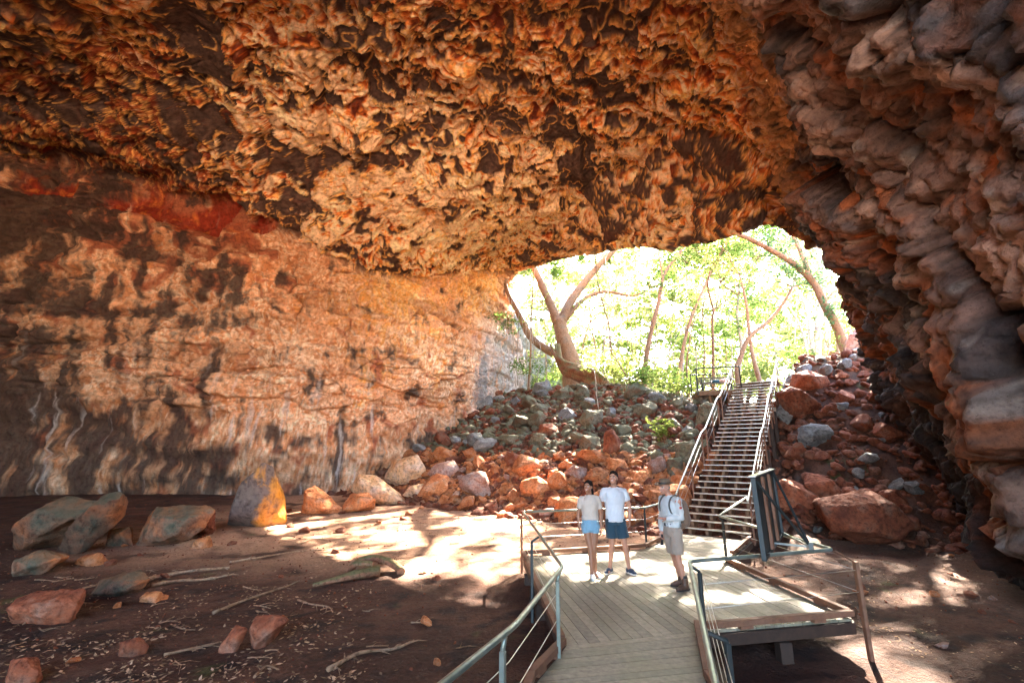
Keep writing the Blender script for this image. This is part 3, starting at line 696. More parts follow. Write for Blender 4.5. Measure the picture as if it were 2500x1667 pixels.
# ================================================================== timber and metal
def wood_mat(name, c1, c2, scale=1.0, axis=(1, 1, 1), rough=.7, stain=None, bs=.25):
    m, nt, b = new_mat(name); tc = N(nt, 'TexCoord'); at = N(nt, 'Attribute', attribute_name='board')
    mp = N(nt, 'Mapping'); nt.links.new(tc.outputs['Object'], mp.inputs[0]); mp.inputs['Scale'].default_value = axis
    n1 = noise(nt, 9*scale, 6, .65, mp.outputs[0]); n2 = noise(nt, 1.3, 4, .6, tc.outputs['Object'])
    c = ramp(nt, n1.outputs[0], [(.3, c2), (.7, c1)])
    v = ramp(nt, at.outputs['Fac'], [(0, (.66, .66, .66)), (1, (1.12, 1.10, 1.06))])
    c = mix(nt, 1.0, c, v, 'MULTIPLY')
    if stain: c = mix(nt, ramp(nt, n2.outputs[0], [(.45, (0, 0, 0)), (.72, (.75, .75, .75))]), c, stain)
    nt.links.new(c, b.inputs['Base Color']); b.inputs['Roughness'].default_value = rough; b.inputs['Specular IOR Level'].default_value = .35
    bump(nt, b, n1.outputs[0], bs, .01); return m
M_DECK = wood_mat('weathered_boards', (.33, .285, .215), (.18, .15, .105), 1.6, (1, 1, 1), .55, (.17, .155, .08))
M_KERB = wood_mat('red_timber', (.33, .15, .08), (.17, .075, .045), 1.2, stain=(.22, .11, .07))
M_BEAM = wood_mat('dark_timber', (.085, .045, .03), (.045, .026, .018))
M_STR = wood_mat('stair_timber', (.40, .23, .13), (.24, .12, .065))
M_STEEL = simple_mat('galvanised_pipe', (.42, .45, .44), .32, .75, .12, 5, .05)
M_GREEN = simple_mat('green_grey_pipe', (.24, .27, .24), .36, .55, .18, 4, .06, col2=(.13, .16, .14))
M_DKSTEEL = simple_mat('dark_steel', (.028, .034, .034), .55, .2, .2, 5, .05)
M_RUSTPOST = simple_mat('rusty_post', (.20, .10, .06), .6, .3, .3, 6, .1)
M_NOSE = simple_mat('aluminium_nosing', (.62, .62, .60), .30, .8, .08, 20, .05)
M_WIRE = simple_mat('steel_wire', (.50, .48, .45), .35, .8, .1, 20, 0)
M_TEAL = simple_mat('teal_paint', (.016, .020, .020), .7, .0, .2, 5, .05)
def clip_poly(poly, n, d, keep_le=True):
    out = []; k = len(poly); sg = 1 if keep_le else -1
    for i in range(k):
        a, b = poly[i], poly[(i+1) % k]; da = sg*(a[0]*n[0]+a[1]*n[1]-d); db = sg*(b[0]*n[0]+b[1]*n[1]-d)
        if da <= 0: out.append(a)
        if (da < 0) != (db < 0) and abs(da-db) > 1e-9:
            t = da/(da-db); out.append((a[0]+(b[0]-a[0])*t, a[1]+(b[1]-a[1])*t))
    return out
def extrude_poly(bm, poly, z1, z0, lay=None, val=0.5, flip=False):
    k = len(poly)
    ar = sum(poly[i][0]*poly[(i+1) % k][1]-poly[(i+1) % k][0]*poly[i][1] for i in range(k))/2
    if abs(ar) < 2e-4: return
    if ar < 0: poly = poly[::-1]
    T = [bm.verts.new((p[0], p[1], z1)) for p in poly]; B = [bm.verts.new((p[0], p[1], z0)) for p in poly]
    if lay:
        for v in T+B: v[lay] = val
    bm.faces.new(T); bm.faces.new(B[::-1])
    for i in range(k): bm.faces.new((T[i], B[i], B[(i+1) % k], T[(i+1) % k]))
def xy(p): return (p.x, p.y)
dA = xy(G(1282, 1357)); dB = xy(G(1573, 1340)); dC = xy(G(1617, 1318)); dD = xy(G(1667, 1301)); dE = xy(G(1832, 1319)); dF = xy(G(1787, 1357)); dF2 = xy(G(1768, 1371))
dG = xy(G(2079, 1509)); dH = xy(G(1702, 1541)); dI = xy(G(1384, 1575)); dJ = xy(G(1309, 1667)); dK = xy(G(1723, 1667))
boardwalk = empty('boardwalk', (2.2, 8, 0), label='raised grey boardwalk platform the three people stand on', cat='boardwalk')
PO = Vector((2.2, 8, 0))
def rel(o, parent):     # geometry was written in world space: shift it under its thing
    o.data.transform(Matrix.Translation(-parent.location)); return o
bm = bmesh.new(); lay = bm.verts.layers.float.new('board'); rb = random.Random(3)
def boards(poly, dirv, w, z=0.0, gap=.004):
    n = (-dirv[1], dirv[0]); ds = [p[0]*n[0]+p[1]*n[1] for p in poly]; d = min(ds)
    while d < max(ds):
        q = clip_poly(clip_poly(poly, n, d+w-gap, True), n, d+gap, False)
        if len(q) > 2: extrude_poly(bm, q, z+rb.uniform(-.0015, .0015), z-.032, lay, rb.random())
        d += w
b0 = G(1356, 1357); b1 = G(1593, 1562); bd = (b1-b0).normalized()
boards([dA, dB, dC, dF2, dH, dI], (bd.x, bd.y), .14)
boards([dF2, dG, dH], (bd.x, bd.y), .14)
nk = Vector((dE[0]-dD[0], dE[1]-dD[1], 0)).normalized()
boards([dC, dD, dE, dF, dF2], (nk.x, nk.y), .14)
# fanned boards of the approach
Lq = [Vector(dI+(0,)), Vector(dJ+(0,)), Vector((dJ[0]-.35, 3.2, 0)), Vector((-.75, -1.6, 0))]
Rq = [Vector(dH+(0,)), Vector(dK+(0,)), Vector((dK[0]-.12, 3.0, 0)), Vector((1.05, -1.6, 0))]
def along_(P, s):
    for a, b in zip(P[:-1], P[1:]):
        l = (b-a).length
        if s <= l: return a+(b-a)*(s/l)
        s -= l
    return P[-1]
LL = sum((b-a).length for a, b in zip(Lq[:-1], Lq[1:])); LR = sum((b-a).length for a, b in zip(Rq[:-1], Rq[1:])); nb_ = int(LR/.14)
for i in range(nb_):
    a0, a1 = along_(Lq, LL*i/nb_+.004), along_(Lq, LL*(i+1)/nb_-.004); c0, c1 = along_(Rq, LR*i/nb_+.004), along_(Rq, LR*(i+1)/nb_-.004)
    extrude_poly(bm, [xy(a0), xy(a1), xy(c1), xy(c0)], rb.uniform(-.0015, .0015)-.001, -.033, lay, rb.random())
rel(bm_obj('decking', bm, M_DECK, boardwalk), boardwalk)
def kerb(pts, name='kerb', w=.085, z0=.045, z1=.115, mat=M_KERB, blocks=True):
    bm = bmesh.new(); P = [Vector((p[0], p[1], 0)) for p in pts]
    for a, b in zip(P[:-1], P[1:]):
        add_bar(bm, a+Vector((0, 0, (z0+z1)/2)), b+Vector((0, 0, (z0+z1)/2)), w, z1-z0, bevel=.006)
        L = (b-a).length; n = max(2, int(L/.9))
        if blocks:
            for k in range(n):
                c = a+(b-a)*((k+.5)/n); d = (b-a).normalized()*.09; add_bar(bm, c-d+Vector((0, 0, .0235)), c+d+Vector((0, 0, .0235)), w*.8, .043)
    return rel(bm_obj(name, bm, mat, boardwalk), boardwalk)
kerb([dA, dB, dC, dD]); kerb([(dA[0]-.04, dA[1]-.02), (dI[0]-.06, dI[1])]); kerb([(dI[0]-.05, dI[1]-.08), (dJ[0]-.05, dJ[1]), xy(Lq[2]), xy(Lq[3])])
kerb([dF2, (dG[0]-.02, dG[1]+.02)]); kerb([(dG[0], dG[1]-.03), (dH[0]+.12, dH[1]-.02)]); kerb([(dH[0]+.03, dH[1]+.05), (dK[0]+.03, dK[1]), xy(Rq[2]), xy(Rq[3])]); kerb([dE, dF])
def beam(a, b, zt=-.036, h=.14, w=.09, name='bearer'):
    bm = bmesh.new(); add_bar(bm, (a[0], a[1], zt-h/2), (b[0], b[1], zt-h/2), w, h, bevel=.004); return rel(bm_obj(name, bm, M_BEAM, boardwalk), boardwalk)
def off(p, q, d):   # inset a little
    a = Vector(p+(0,)); b = Vector(q+(0,)); n = (b-a).normalized(); n = Vector((-n.y, n.x, 0)); return (a+n*d).xy, (b+n*d).xy
for a, b in ((dA, dI), (dA, dB), (dF2, dG), (dH, dG), (dJ, dI), (dB, dC), (dE, dF)):
    beam(a, b)
beam((dI[0]+.3, dI[1]+.3), (dG[0]-.9, dG[1]+.35)); beam((1.4, 8.5), (4.2, 9.2)); beam((1.0, 10.2), (5.2, 10.8))
beam((-.6, -1.5), xy(Lq[2])); beam((.95, -1.5), xy(Rq[2])); beam(xy(Lq[2]), dJ); beam(xy(Rq[2]), dH)
for px, py in ((1918, 1525), (1400, 1575), (1320, 1440), (1290, 1375), (1450, 1352), (1600, 1335), (1760, 1375), (1820, 1330)):
    p = G(px, py); bm = bmesh.new(); add_box(bm, (p.x, p.y+.12, -.6), (.16, .16, .75), bevel=.008)
    rel(bm_obj('stump', bm, M_BEAM, boardwalk), boardwalk)
# ------------------------------------------------------------------ railings
ZR = .88
def rail_tube(parent, pts, r=.024, mat=M_GREEN, name='handrail', fr=.09):
    bm = bmesh.new(); add_tube(bm, fillet(pts, fr, 5), r, 12); return rel(bm_obj(name, bm, mat, parent), parent)
def post(parent, top, outward, foot, mat=M_DKSTEEL, r=.021, o=.13):
    t = Vector(top); ou = Vector(outward).normalized()*o
    bm = bmesh.new(); add_bar(bm, (t.x+ou.x, t.y+ou.y, foot), (t.x+ou.x, t.y+ou.y, t.z-.12), .042, .042, Vector((ou.x, ou.y, 0)), bevel=.004)
    add_tube(bm, [(t.x+ou.x, t.y+ou.y, t.z-.13), (t.x+ou.x*.95, t.y+ou.y*.95, t.z-.10), (t.x, t.y, t.z-.02)], .019, 8)
    return rel(bm_obj('post', bm, mat, parent), parent)
def wires(parent, pts, zs=(.34, .61), r=.0045):
    for z in zs:
        bm = bmesh.new(); add_tube(bm, [(p[0], p[1], z) for p in pts], r, 6)
        rel(bm_obj('wire', bm, M_WIRE, parent), parent)
rl = empty('railing', (0.6, 5.8, 0), label='green-grey pipe handrail with wires running along the left and far sides of the boardwalk', cat='railing')
pr = [G(1083, 1667, ZR)]; d0 = G(1258, 1525, ZR)
ext = pr[0]+(pr[0]-d0).normalized()*1.6
left_pts = [ext, G(1083, 1667, ZR), d0, G(1373, 1383, ZR), G(1277, 1249, ZR), G(1574, 1239, ZR), G(1617, 1226, ZR)]
sb = G(1648, 1240, .88)
rail_tube(rl, left_pts+[Vector((4.35, 13.3, .92))])
def rp(a, b, t): return a+(b-a)*t
LP = left_pts
post(rl, rp(LP[3], LP[2], .08), (-1, .1, 0), -.25, M_GREEN, o=.03); post(rl, rp(LP[2], LP[1], .18), (-1, .5, 0), -.35, M_GREEN, o=.02)
post(rl, rp(LP[3], LP[4], .42), (-1, .2, 0), -.4); post(rl, rp(LP[4], LP[5], .02), (-1, 1, 0), -.4, M_RUSTPOST); post(rl, LP[5], (0, .3, 0), -.1, o=.05)
post(rl, LP[6], (-.4, .6, 0), -.4, o=.08)
wires(rl, [(p.x-.05, p.y+.04) for p in LP[:5]]+[(p.x, p.y+.08) for p in LP[5:]])
rr = empty('railing', (2.0, 5.5, 0), label='pipe handrail with wires round the right corner of the boardwalk, carrying the slatted board', cat='railing')
Q0 = G(1755, 1259, ZR); Q1 = G(1910, 1305, ZR); Q2 = G(2034, 1341, ZR); Q3 = G(1683, 1370, ZR); Q4 = G(1747, 1667, ZR); Q5 = Q4+(Q4-Q3).normalized()*2.2
rail_tube(rr, [Vector((6.15, 12.55, 1.02)), Q0, rp(Q0, Q1, .6), Q2, rp(Q2, Q3, .5), Q3, Q4, Q5])
cpost = Y(2068, 1362, Q2.y+.25)
bm = bmesh.new(); cp = Vector((dG[0]+.14, dG[1]-.05, 0)); add_bar(bm, (cp.x, cp.y, -.6), (cp.x, cp.y, .72), .07, .05, bevel=.005)
add_bar(bm, (cp.x, cp.y, .70), (Q2.x+.03, Q2.y, ZR-.02), .03, .012); rel(bm_obj('post', bm, M_RUSTPOST, rr), rr)
post(rr, Q0, (.35, .25, 0), -.3, o=.12); post(rr, rp(Q3, Q4, .04), (1, .6, 0), -.3, o=.16); post(rr, rp(Q3, Q4, .72), (1, .3, 0), -.3, M_TEAL, o=.2)
fp = (dF2[0]+.1, dF2[1]+.05)
wires(rr, [(Q0.x+.05, Q0.y), (cp.x, cp.y)]); wires(rr, [(Q3.x+.14, Q3.y+.05), (cp.x, cp.y)]); wires(rr, [(Q3.x+.16, Q3.y), (Q4.x+.14, Q4.y), (Q5.x+.14, Q5.y)], (.30, .5, .68))
# slatted board leaning on the corner rails
sbd = empty('slatted_board', G(1885, 1335, ZR), label='upright dark board with two timber slats braced over the right corner rail', cat='board')
W1 = G(1866, 1366, ZR); W2 = G(1909, 1303, ZR); T1 = Y(1838, 1166, W1.y+.1); T2 = Y(1885, 1148, W2.y+.1)
e1 = (W2-W1); up1 = (T1-W1); nrm = e1.cross(up1).normalized(); tk = .10
def quadbox(bm, a, b, c, d, th, mi=0):
    V0 = [bm.verts.new(p) for p in (a, b, c, d)]; V1 = [bm.verts.new(p+nrm*th) for p in (a, b, c, d)]
    fs = [bm.faces.new(V0), bm.faces.new(V1[::-1])]+[bm.faces.new((V0[i], V1[i], V1[(i+1) % 4], V0[(i+1) % 4])) for i in range(4)]
    for f in fs: f.material_index = mi
def pq(u, v): return (W1*(1-u)+W2*u)*(1-v)+(T1*(1-u)+T2*u)*v
nsg = 1 if nrm.dot(CAM-W1) > 0 else -1
bm = bmesh.new(); quadbox(bm, pq(0.02, .02), pq(.98, .02), pq(.98, .98), pq(.02, .98), -.012)
bmesh.ops.recalc_face_normals(bm, faces=bm.faces); rel(bm_obj('back_panel', bm, M_DKSTEEL, sbd), sbd)
bm = bmesh.new()
for a, b in ((pq(0, 0), pq(1, 0)), (pq(1, 0), pq(1, 1)), (pq(0, 1), pq(1, 1)), (pq(0, 0), pq(0, 1))):
    add_bar(bm, a, b, .035, .06, nrm, bevel=.004)
rel(bm_obj('frame', bm, M_DKSTEEL, sbd), sbd)
for u in (.30, .62):
    bm = bmesh.new(); add_bar(bm, pq(u, .02)+nrm*.03*nsg, pq(u, .98)+nrm*.03*nsg, .13, .04, nrm, bevel=.005)
    rel(bm_obj('slat', bm, M_KERB, sbd), sbd)
bm = bmesh.new(); add_bar(bm, pq(-.02, 1.02), pq(1.02, 1.02), .09, .02, (T1-W1).normalized(), bevel=.003); rel(bm_obj('cap_strip', bm, M_NOSE, sbd), sbd)
node = G(1978, 1340, ZR)+Vector((0, 0, .05))
for T in (T1, T2):
    bm = bmesh.new(); add_bar(bm, T, node, .03, .03, bevel=.003); rel(bm_obj('brace', bm, M_TEAL, sbd), sbd)
for A_ in (rp(W1, W2, .5), W2):
    bm = bmesh.new(); add_bar(bm, A_+Vector((0, 0, .03)), node-Vector((0, 0, .02)), .025, .025); rel(bm_obj('brace', bm, M_STEEL, sbd), sbd)
bm = bmesh.new(); add_box(bm, node-Vector((0, 0, .03)), (.07, .07, .14), bevel=.006); rel(bm_obj('bracket', bm, M_STEEL, sbd), sbd)
# ------------------------------------------------------------------ staircase
SB = Vector(((dD[0]+dE[0])/2, (dD[1]+dE[1])/2, 0)); SD_ = Vector((.594, .804, 0)).normalized(); SL = Vector((-SD_.y, SD_.x, 0))  # SL = left
RISE, GO, LAND = .160, .288, .55
stairs = empty('staircase', SB, label='long open-tread metal and timber staircase climbing from the boardwalk to the cave mouth', cat='staircase')
flights = [12, 9, 12]; prof = []; s = .05; z = 0
noses = []   # (s, z, depth)
for fi, n in enumerate(flights):
    for k in range(n):
        z += RISE; last = (k == n-1)
        noses.append((s, z, LAND if last and fi < 2 else .255)); s += (LAND+.02 if last and fi < 2 else GO)
def sp(s, lat, z): return SB+SD_*s+SL*lat+Vector((0, 0, z))
RM = Matrix((SL, SD_, Vector((0, 0, 1)))).transposed()
HW = .86
for (s_n, z_n, dep) in noses:
    bm = bmesh.new(); add_box(bm, sp(s_n+dep/2, 0, z_n-.02), (2*HW, dep, .038), RM, .004, 0)
    add_box(bm, sp(s_n-.004, 0, z_n-.012), (2*HW+.01, .03, .034), RM, .003, 1)
    rel(bm_obj('tread', bm, [M_STR, M_NOSE], stairs), stairs)
for lat in (-.66, -.22, .22, .66):
    bm = bmesh.new(); a = 0; idx = 0
    for fi, n in enumerate(flights):
        s0, z0 = noses[idx][0], noses[idx][1]; s1, z1 = noses[idx+n-1][0], noses[idx+n-1][1]
        add_bar(bm, sp(s0-.06, lat, z0-.30), sp(s1+.1, lat, z1-.26), .07, .2, bevel=.004)
        for k in range(n):
            sn, zn, dn = noses[idx+k]; add_box(bm, sp(sn+.13, lat, zn-.11), (.085, .2, .13), RM, .004)
        if fi < 2: add_bar(bm, sp(s1, lat, z1-.16), sp(s1+LAND+.2, lat, z1-.14), .07, .2, bevel=.004)
        idx += n
    rel(bm_obj('stringer', bm, M_STR, stairs), stairs)
def rail_z(s):
    xs_ = [n[0] for n in noses]; zs_ = [n[1] for n in noses]; return float(np.interp(s, xs_, zs_))
kn = []; idx = 0
for fi, n in enumerate(flights):
    kn.append((noses[idx][0]-.25 if fi == 0 else noses[idx][0], noses[idx][1]-(.12 if fi == 0 else 0))); kn.append((noses[idx+n-1][0], noses[idx+n-1][1])); idx += n
RH = .90
for side in (1, -1):
    lat = side*(HW+.06)
    P = [sp(a, lat, b+RH) for a, b in kn]
    if side == 1: P = [Vector((4.35, 13.3, .92))+Vector((0, 0, 0))]+P
    else: P = [Vector((6.15, 12.55, 1.02))]+P
    P[-1] = P[-1]+SD_*.3+Vector((0, 0, .02))
    rail_tube(stairs, P+[P[-1]+SD_*.35+Vector((0, 0, -.12))], .024, M_STEEL, fr=.07)
    idx = 0
    for fi, n in enumerate(flights):
        s0, z0 = noses[idx][0], noses[idx][1]; s1, z1 = noses[idx+n-1][0], noses[idx+n-1][1]; idx += n
        for tt in (0.03, .5, .99):
            s_ = s0+(s1-s0)*tt; zt = z0+(z1-z0)*tt; bm = bmesh.new()
            add_bar(bm, sp(s_, side*(HW+.05), zt-.35), sp(s_, side*(HW+.05), zt+RH-.02), .045, .04, SD_, bevel=.004)
            rel(bm_obj('post', bm, M_RUSTPOST if side == 1 else M_KERB, stairs), stairs)
        for hz in (.32, .60):
            bm = bmesh.new(); add_tube(bm, [sp(s0, lat, z0+hz), sp(s1, lat, z1+hz)], .005, 6); rel(bm_obj('wire', bm, M_WIRE, stairs), stairs)
for (sa, lat) in ((3.2, .75), (3.2, -.8), (4.6, -.85), (6.6, .75), (6.6, -.8), (7.6, -.85), (9.4, .75), (9.4, -.8)):
    g = sp(sa, lat, 0); bm = bmesh.new(); zb = gz(g.x, g.y); zt = rail_z(sa)-.3
    add_box(bm, (g.x, g.y, (zb-.4+zt)/2), (.12, .12, max(.2, zt-zb+.4)), RM, .006); rel(bm_obj('support_post', bm, M_BEAM, stairs), stairs)
# top landing
tz = noses[-1][1]; ts = noses[-1][0]
bm = bmesh.new(); lay = bm.verts.layers.float.new('board')
for k in range(12):
    a = ts+.27+k*.14; q = [xy(sp(a, HW, 0)), xy(sp(a, -HW, 0)), xy(sp(a+.132, -HW, 0)), xy(sp(a+.132, HW, 0))]
    extrude_poly(bm, q, tz, tz-.035, lay, rb.random())
rel(bm_obj('top_landing', bm, M_DECK, stairs), stairs)
# bench platform
pa = Y(1704, 955, 21.2); pb = Y(1812, 949, 20.75); PZ = (pa.z+pb.z)/2; pa.z = pb.z = PZ
plat = empty('platform', (pa.x, pa.y, PZ), label='small raised lookout platform with a pipe rail beside the top of the stairs', cat='platform')
pe = (pb-pa).normalized(); pd = Vector((-pe.y, pe.x, 0)); PW = (pb-pa).length; PD = 2.0
bm = bmesh.new(); lay = bm.verts.layers.float.new('board')
for k in range(int(PD/.14)):
    a = k*.14; q = [xy(pa+pd*a), xy(pb+pd*a), xy(pb+pd*(a+.132)), xy(pa+pd*(a+.132))]; extrude_poly(bm, q, PZ, PZ-.035, lay, rb.random())
rel(bm_obj('decking', bm, M_DECK, plat), plat)
bm = bmesh.new()
for d_ in (.03, PD*.5, PD-.03): add_bar(bm, pa+pd*d_-Vector((0, 0, .13)), pb+pd*d_-Vector((0, 0, .13)), .06, .19, bevel=.004)
rel(bm_obj('bearer', bm, M_STR, plat), plat)
for (u, v) in ((.28, .2), (.85, .2), (.3, 1.8), (.85, 1.8)):
    c = pa+pe*(PW*u)+pd*v; zb = gz(c.x, c.y); bm = bmesh.new(); add_box(bm, (c.x, c.y, (zb-.5+PZ-.23)/2), (.11, .11, PZ-.23-zb+.5), bevel=.005)
    rel(bm_obj('support_post', bm, M_STR, plat), plat)
zR = Vector((0, 0, 1.05))
rail_tube(plat, [pb+pd*.1+Vector((0, 0, .1)), pb+pd*.1+zR+Vector((0, 0, .05)), pa+zR, pa+pd*PD+zR, pb+pd*PD+zR, pb+pd*PD], .032, M_DKSTEEL, fr=.08)
rail_tube(plat, [pa+Vector((0, 0, .15)), pb+Vector((0, 0, .15))], .016, M_DKSTEEL)
for q in (pa, pa+pd*PD, pa+pe*PW*.5+pd*PD):
    bm = bmesh.new(); add_bar(bm, q-Vector((0, 0, .2)), q+zR, .06, .06, pe); rel(bm_obj('post', bm, M_DKSTEEL, plat), plat)
bc = pa+pe*(PW*.52)+pd*1.1
bench = empty('bench', (bc.x, bc.y, PZ), math.atan2(pe.y, pe.x), 'slatted grey bench standing on the lookout platform', 'bench')
def bpart(name, boxes, mat):
    bm = bmesh.new()
    for c, sz in boxes: add_box(bm, c, sz, bevel=.004)
    return bm_obj(name, bm, mat, bench)
bpart('seat', [((0, y_, .44), (1.5, .085, .03)) for y_ in (-.2, -.1, 0, .1)], M_DECK)
bpart('backrest', [((0, .19+.02*k, .55+.11*k), (1.5, .025, .085)) for k in range(3)], M_DECK)
for x_ in (-.6, .6): bpart('leg', [((x_, -.18, .21), (.05, .05, .42)), ((x_, .17, .40), (.05, .05, .80)), ((x_, 0, .41), (.05, .4, .04))], M_DKSTEEL)
for x_ in (-.7, .7): bpart('armrest', [((x_, -.02, .64), (.05, .42, .035)), ((x_, -.2, .54), (.04, .04, .18))], M_DECK)
def blob_obj(name, loc, size, mat, label, cat, seed=0, amp=.12):
    bm = bmesh.new(); bmesh.ops.create_icosphere(bm, subdivisions=3, radius=1); V = np.array([v.co[:] for v in bm.verts])
    V *= (1+amp*fbm(V*1.8+seed*5, 3, seed)*2)[:, None]; V[:, 2] = np.maximum(V[:, 2], -.55)
    for v, c in zip(bm.verts, V): v.co = (c[0]*size[0], c[1]*size[1], c[2]*size[2])
    o = bm_obj(name, bm, mat, None, True); o.location = loc; return tag(o, label, cat)
bz = PZ+.455
blob_obj('hat', bc+pe*.42+Vector((0, 0, bz-bc.z+.08)), (.26, .17, .15), simple_mat('pink_straw', (.72, .42, .32), .8), 'pinkish sun hat lying on the right end of the bench', 'hat', 2)
blob_obj('backpack', bc+pe*.08+Vector((0, 0, bz-bc.z+.07)), (.24, .16, .13), simple_mat('dark_teal_cloth', (.02, .07, .09), .8), 'dark teal bag slumped on the bench next to the sun hat', 'bag', 4)
# ================================================================== vegetation outside the mouth
def leaf_mat(name, dc, tc_, tr=.5):
    m = bpy.data.materials.new(name); m.use_nodes = True; nt = m.node_tree
    for n in list(nt.nodes): nt.nodes.remove(n)
    out = nt.nodes.new('ShaderNodeOutputMaterial'); d = nt.nodes.new('ShaderNodeBsdfDiffuse'); t = nt.nodes.new('ShaderNodeBsdfTranslucent'); mx = nt.nodes.new('ShaderNodeMixShader')
    at = N(nt, 'Attribute', attribute_name='leafv')
    c1 = ramp(nt, at.outputs['Fac'], [(0, tuple(x*.55 for x in dc)), (.6, dc), (1, tuple(min(1, x*1.6) for x in dc))])
    c2 = ramp(nt, at.outputs['Fac'], [(0, tuple(x*.6 for x in tc_)), (.6, tc_), (1, tuple(min(1, x*1.35) for x in tc_))])
    nt.links.new(c1, d.inputs[0]); nt.links.new(c2, t.inputs[0]); mx.inputs[0].default_value = tr
    nt.links.new(d.outputs[0], mx.inputs[1]); nt.links.new(t.outputs[0], mx.inputs[2]); nt.links.new(mx.outputs[0], out.inputs[0]); return m
M_LEAF = leaf_mat('leaf_green', (.06, .11, .028), (.17, .27, .06))
M_LEAFY = leaf_mat('leaf_yellow', (.11, .15, .035), (.28, .35, .08))
M_FAR = leaf_mat('leaf_far', (.22, .27, .10), (.50, .56, .22))  # far leaves paled in colour to stand in for the airy glow
M_LEAFT = leaf_mat('leaf_bluegreen', (.05, .10, .05), (.16, .27, .12))
M_BARK = rock_mat2('brown_bark', [(.3, (.24, .13, .07)), (.5, (.34, .20, .12)), (.7, (.27, .20, .14))], scale=2, pits=False, bs=.6)
M_BARKP = rock_mat2('pale_bark', [(.3, (.30, .24, .19)), (.5, (.42, .36, .30)), (.7, (.50, .44, .38))], scale=2, pits=False)
M_BARKR = rock_mat2('red_root', [(.3, (.24, .08, .04)), (.5, (.36, .16, .09)), (.7, (.28, .22, .12))], scale=2, pits=False, moss=.6, bs=.7)
def leaves(name, clumps, mat, parent, seed, size=.09, lab=None):
    """clumps: (centre, radius xyz, count)"""
    r = np.random.RandomState(seed); C_ = []; 
    for c, rad, n in clumps:
        n = int(n); rad = np.array(rad if hasattr(rad, '__len__') else (rad, rad, rad*.7))
        # leaves gathered on twigs inside the clump
        nt_ = max(3, n//14); tw = r.normal(size=(nt_, 3)); tw /= np.linalg.norm(tw, axis=1)[:, None]; tw *= (r.rand(nt_)**.45)[:, None]
        idx = r.randint(nt_, size=n); p = tw[idx]+r.normal(size=(n, 3))*.13
        C_.append(np.array(list(c))+p*rad)
    P = np.concatenate(C_); n = len(P)
    a = r.normal(size=(n, 3)); a[:, 2] *= .5; a /= np.linalg.norm(a, axis=1)[:, None]
    b = r.normal(size=(n, 3)); b[:, 2] *= .6; b -= (np.sum(a*b, 1))[:, None]*a; b /= np.linalg.norm(b, axis=1)[:, None]
    s = size*r.uniform(.6, 1.3, n)[:, None]
    V = np.stack([P-a*s, P+b*s*.42, P+a*s, P-b*s*.42], 1).reshape(-1, 3)
    F = np.arange(4*n).reshape(n, 4); lv = np.repeat(r.rand(n), 4)
    if parent is not None: V = V-np.array(list(parent.location))
    o = np_mesh(name, V, F, mat, parent, smooth=False, attrs={'leafv': lv}); return o
def smooth_path(pts, k=4):
    P = np.array([list(p) for p in pts]); return [Vector(q) for q in cr1(P, np.linspace(0, len(P)-1, (len(P)-1)*k+1))]
def limb_obj(name, pts, r0, r1, mat, parent, seed=0, knob=.0, n=9, pw=1.0):
    P = smooth_path(pts); k = len(P); rr_ = [(r0+(r1-r0)*(i/(k-1))**pw)*(1+knob*math.sin(i*1.7+seed)) for i in range(k)]
    bm = bmesh.new(); add_tube(bm, P, rr_, n)
    o = bm_obj(name, bm, mat, parent)
    if parent is not None: o.data.transform(Matrix.Translation(-parent.location))
    return P
def branches(bm, base, dirv, L, r, depth, rg, tips, up=.15):
    p = base.copy(); d = dirv.normalized(); pts = [p.copy()]; n = 5
    for i in range(n):
        d = (d+Vector((rg.uniform(-.3, .3), rg.uniform(-.3, .3), rg.uniform(-.2, .3)+up*.3))).normalized(); p = p+d*(L/n); pts.append(p.copy())
    add_tube(bm, pts, [r*(1-.7*i/n) for i in range(n+1)], 5 if depth < 2 else 6, cap=False)
    if depth <= 0: tips.append(p); return
    for i in (2, 3, 4, 5):
        if rg.random() < .75:
            dd = (d+Vector((rg.uniform(-1, 1), rg.uniform(-1, 1), rg.uniform(-.3, .8)))).normalized()
            branches(bm, pts[i], dd, L*rg.uniform(.45, .7), r*.5, depth-1, rg, tips, up)
    tips.append(p)
def px3(pts, D, dz=0.0):
    return [Y(a, b, D+dz*i) for i, (a, b) in enumerate(pts)]
